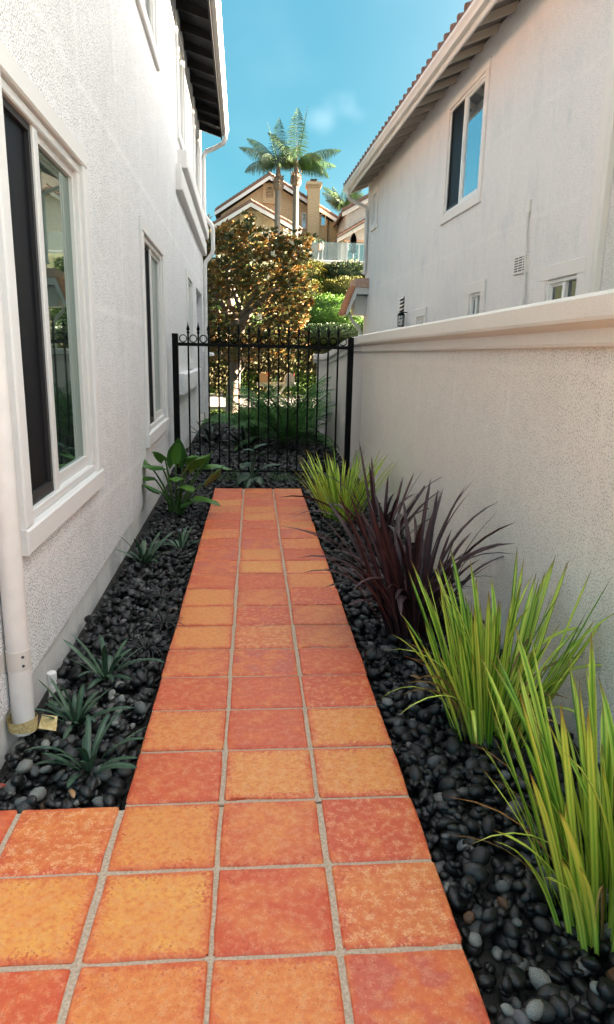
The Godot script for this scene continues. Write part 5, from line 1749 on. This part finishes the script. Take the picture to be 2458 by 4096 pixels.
func hill_planting() -> void:
	var olive := Color(0.055, 0.062, 0.008); var gold := Color(0.16, 0.135, 0.018)
	var dark := Color(0.016, 0.035, 0.008); var lush := Color(0.050, 0.115, 0.012); var lime := Color(0.12, 0.21, 0.025)
	mound("golden olive shrub right below the glass fence, left of two", Vector3(2.6, 5.15, -35.2), Vector3(1.35, 0.85, 0.8), olive, gold, 11, 3000, 0.085)
	mound("dark olive shrub right below the glass fence, next to the right house", Vector3(4.9, 5.2, -35.2), Vector3(1.7, 0.80, 0.8), dark, olive, 12, 3000, 0.085)
	mound("golden shrub on the slope behind the right edge of the magnolia", Vector3(2.3, 4.25, -34.0), Vector3(1.5, 0.75, 0.9), olive, gold, 13, 3000, 0.085)
	mound("mottled golden green shrub above the bright green one, by the right house", Vector3(4.6, 4.45, -34.2), Vector3(1.6, 0.7, 0.9), olive, gold, 14, 3000, 0.085)
	mound("bright green rounded shrub in the middle of the slope", Vector3(3.7, 3.25, -32.8), Vector3(1.75, 0.95, 1.0), lush, lime, 15, 4200, 0.075)
	mound("dark green hedge below the bright green shrub", Vector3(3.8, 2.35, -31.6), Vector3(2.3, 0.50, 0.5), dark, Color(0.03, 0.06, 0.012), 16, 3000, 0.07)
	mound("golden shrub on the slope behind the crown of the magnolia", Vector3(-0.6, 4.3, -34.2), Vector3(2.0, 0.9, 0.9), olive, gold, 17, 2500, 0.085)
	mound("green shrub on the slope far left, seen through the magnolia", Vector3(-1.2, 2.9, -32.4), Vector3(1.8, 0.8, 0.9), lush, lime, 18, 2500, 0.08)
	# grass and ground cover on the lower slope, the verge and the lawn
	rng.seed = 31
	var tm := tuft_meshes(800, 9, 0.11, Color(0.020, 0.042, 0.007), Color(0.048, 0.078, 0.013))
	var td := tuft_meshes(820, 9, 0.15, Color(0.034, 0.028, 0.011), Color(0.062, 0.050, 0.021))
	var m := vmat(0.7, 0.15, 0.3)
	var f := FastNoiseLite.new()
	f.seed = 8; f.frequency = 0.35
	var sets := [[], [], []]
	for i in 15000:
		var x := rnd(-5.5, 6.5); var z := rnd(-35.3, -29.3)
		var dry := f.get_noise_2d(x, z * 1.6) + rnd(-0.3, 0.3) + (0.3 if z < -30.0 and z > -32.0 and x < 1.6 else -0.15)
		var t := Transform3D(Basis(Vector3.UP, rnd(0, TAU)).scaled(Vector3.ONE * rnd(0.7, 1.3)), Vector3(x, ground_y(x, z) + 0.01, z))
		sets[1 if dry > 0.18 else 0].append(t)
	for i in 9000:
		var x := rnd(-4.0, 5.0); var z := rnd(-22.0, -14.5)
		if x > 1.5 and z < -17.0 and rnd(0, 1) < 0.3: continue
		sets[2].append(Transform3D(Basis(Vector3.UP, rnd(0, TAU)).scaled(Vector3.ONE * rnd(0.4, 0.7)), Vector3(x, ground_y(x, z) + 0.0, z)))
	tag(many("ground_cover", tm[0], m, sets[0], [], self), "green ground cover on the lower part of the hill", "ground cover")
	tag(many("dry_grass", td[0], m, sets[1], [], self), "dry brown grass in patches on the lower hill", "grass")
	tag(many("lawn", tm[1], m, sets[2], [], self), "green lawn between the fence and the road", "lawn")
	# boulder
	var b := Mb.new()
	var fn := FastNoiseLite.new()
	fn.seed = 4; fn.frequency = 0.9
	var rings := []; var norms := []
	for j in 9:
		var ring := []; var nr := []
		for i in 12:
			var th := PI * j / 8.0; var ph := TAU * i / 12.0
			var d := Vector3(sin(th) * cos(ph), cos(th), sin(th) * sin(ph))
			ring.append(d * Vector3(0.42, 0.5, 0.35) * (1.0 + 0.5 * fn.get_noise_3dv(d * 1.2))); nr.append(d)
		rings.append(ring); norms.append(nr)
	b.smooth_ring_strip(rings, norms)
	var bo := part("boulder", b, mottled(lin(0.26, 0.15, 0.11), lin(0.40, 0.26, 0.20), 84, 0.04, 0.8, 0.9, 1.5))
	bo.position = Vector3(-0.15, ground_y(-0.15, -31.0) + 0.35, -31.0)
	tag(bo, "pinkish brown boulder on the lower hill behind the trunk of the magnolia", "boulder")

func mailbox(label: String, x: float, body: Color, flap: Color) -> void:
	var o := base("mailbox", Vector3(x * 1.18, 0.55, -21.9))
	o.scale = Vector3.ONE * 1.18
	tag(o, label, "mailbox")
	var b := Mb.new()
	var poly := [Vector2(-0.12, 0.0), Vector2(0.12, 0.0), Vector2(0.12, 0.14)]
	for i in 7:
		var a := PI * i / 6.0
		poly.append(Vector2(cos(a) * 0.12, 0.14 + sin(a) * 0.11))
	b.extrude(poly, -0.25, 0.22)
	part("body", b, mottled(body, body.darkened(0.15), 85, 0.05, 0.5, 0.5), o)
	var d := Mb.new()
	var p2 := []
	for q in poly: p2.append(q * Vector2(1.05, 1.03))
	d.extrude(p2, 0.221, 0.25)
	part("door", d, mat(flap, 0.5), o)
	var fl := Mb.new()
	fl.box(Vector3(0.123, 0.10, -0.05), Vector3(0.135, 0.26, -0.02))
	part("flag", fl, mat(lin(0.45, 0.05, 0.03), 0.5), o)

func front_yard() -> void:
	mailbox("tan mailbox on the white stand, left of two, behind the ferns", 0.27, lin(0.48, 0.28, 0.12), lin(0.50, 0.32, 0.16))
	mailbox("pale grey mailbox on the white stand, right of two, behind the ferns", 0.99, lin(0.52, 0.47, 0.43), lin(0.58, 0.53, 0.49))
	var o := base("mailbox_stand", Vector3(0, -0.255, -21.9))
	o.scale = Vector3.ONE * 1.18
	tag(o, "white wooden stand with a crossbar that carries the two mailboxes", "stand")
	var b := Mb.new()
	b.box(Vector3(0.10, 0.58, -0.06), Vector3(1.16, 0.68, 0.06))
	part("crossbar", b, M.vinyl, o)
	b = Mb.new()
	b.box(Vector3(0.58, -0.2, -0.05), Vector3(0.68, 0.58, 0.05))
	part("post", b, M.vinyl, o)
	for s in [[0.40, 0.575], [0.86, 0.685]]:
		b = Mb.new()
		b.bar(Vector3(s[0], 0.575, 0), Vector3(s[1], 0.30, 0), 0.05, 0.05, Vector3(0, 0, 1))
		part("brace", b, M.vinyl, o)
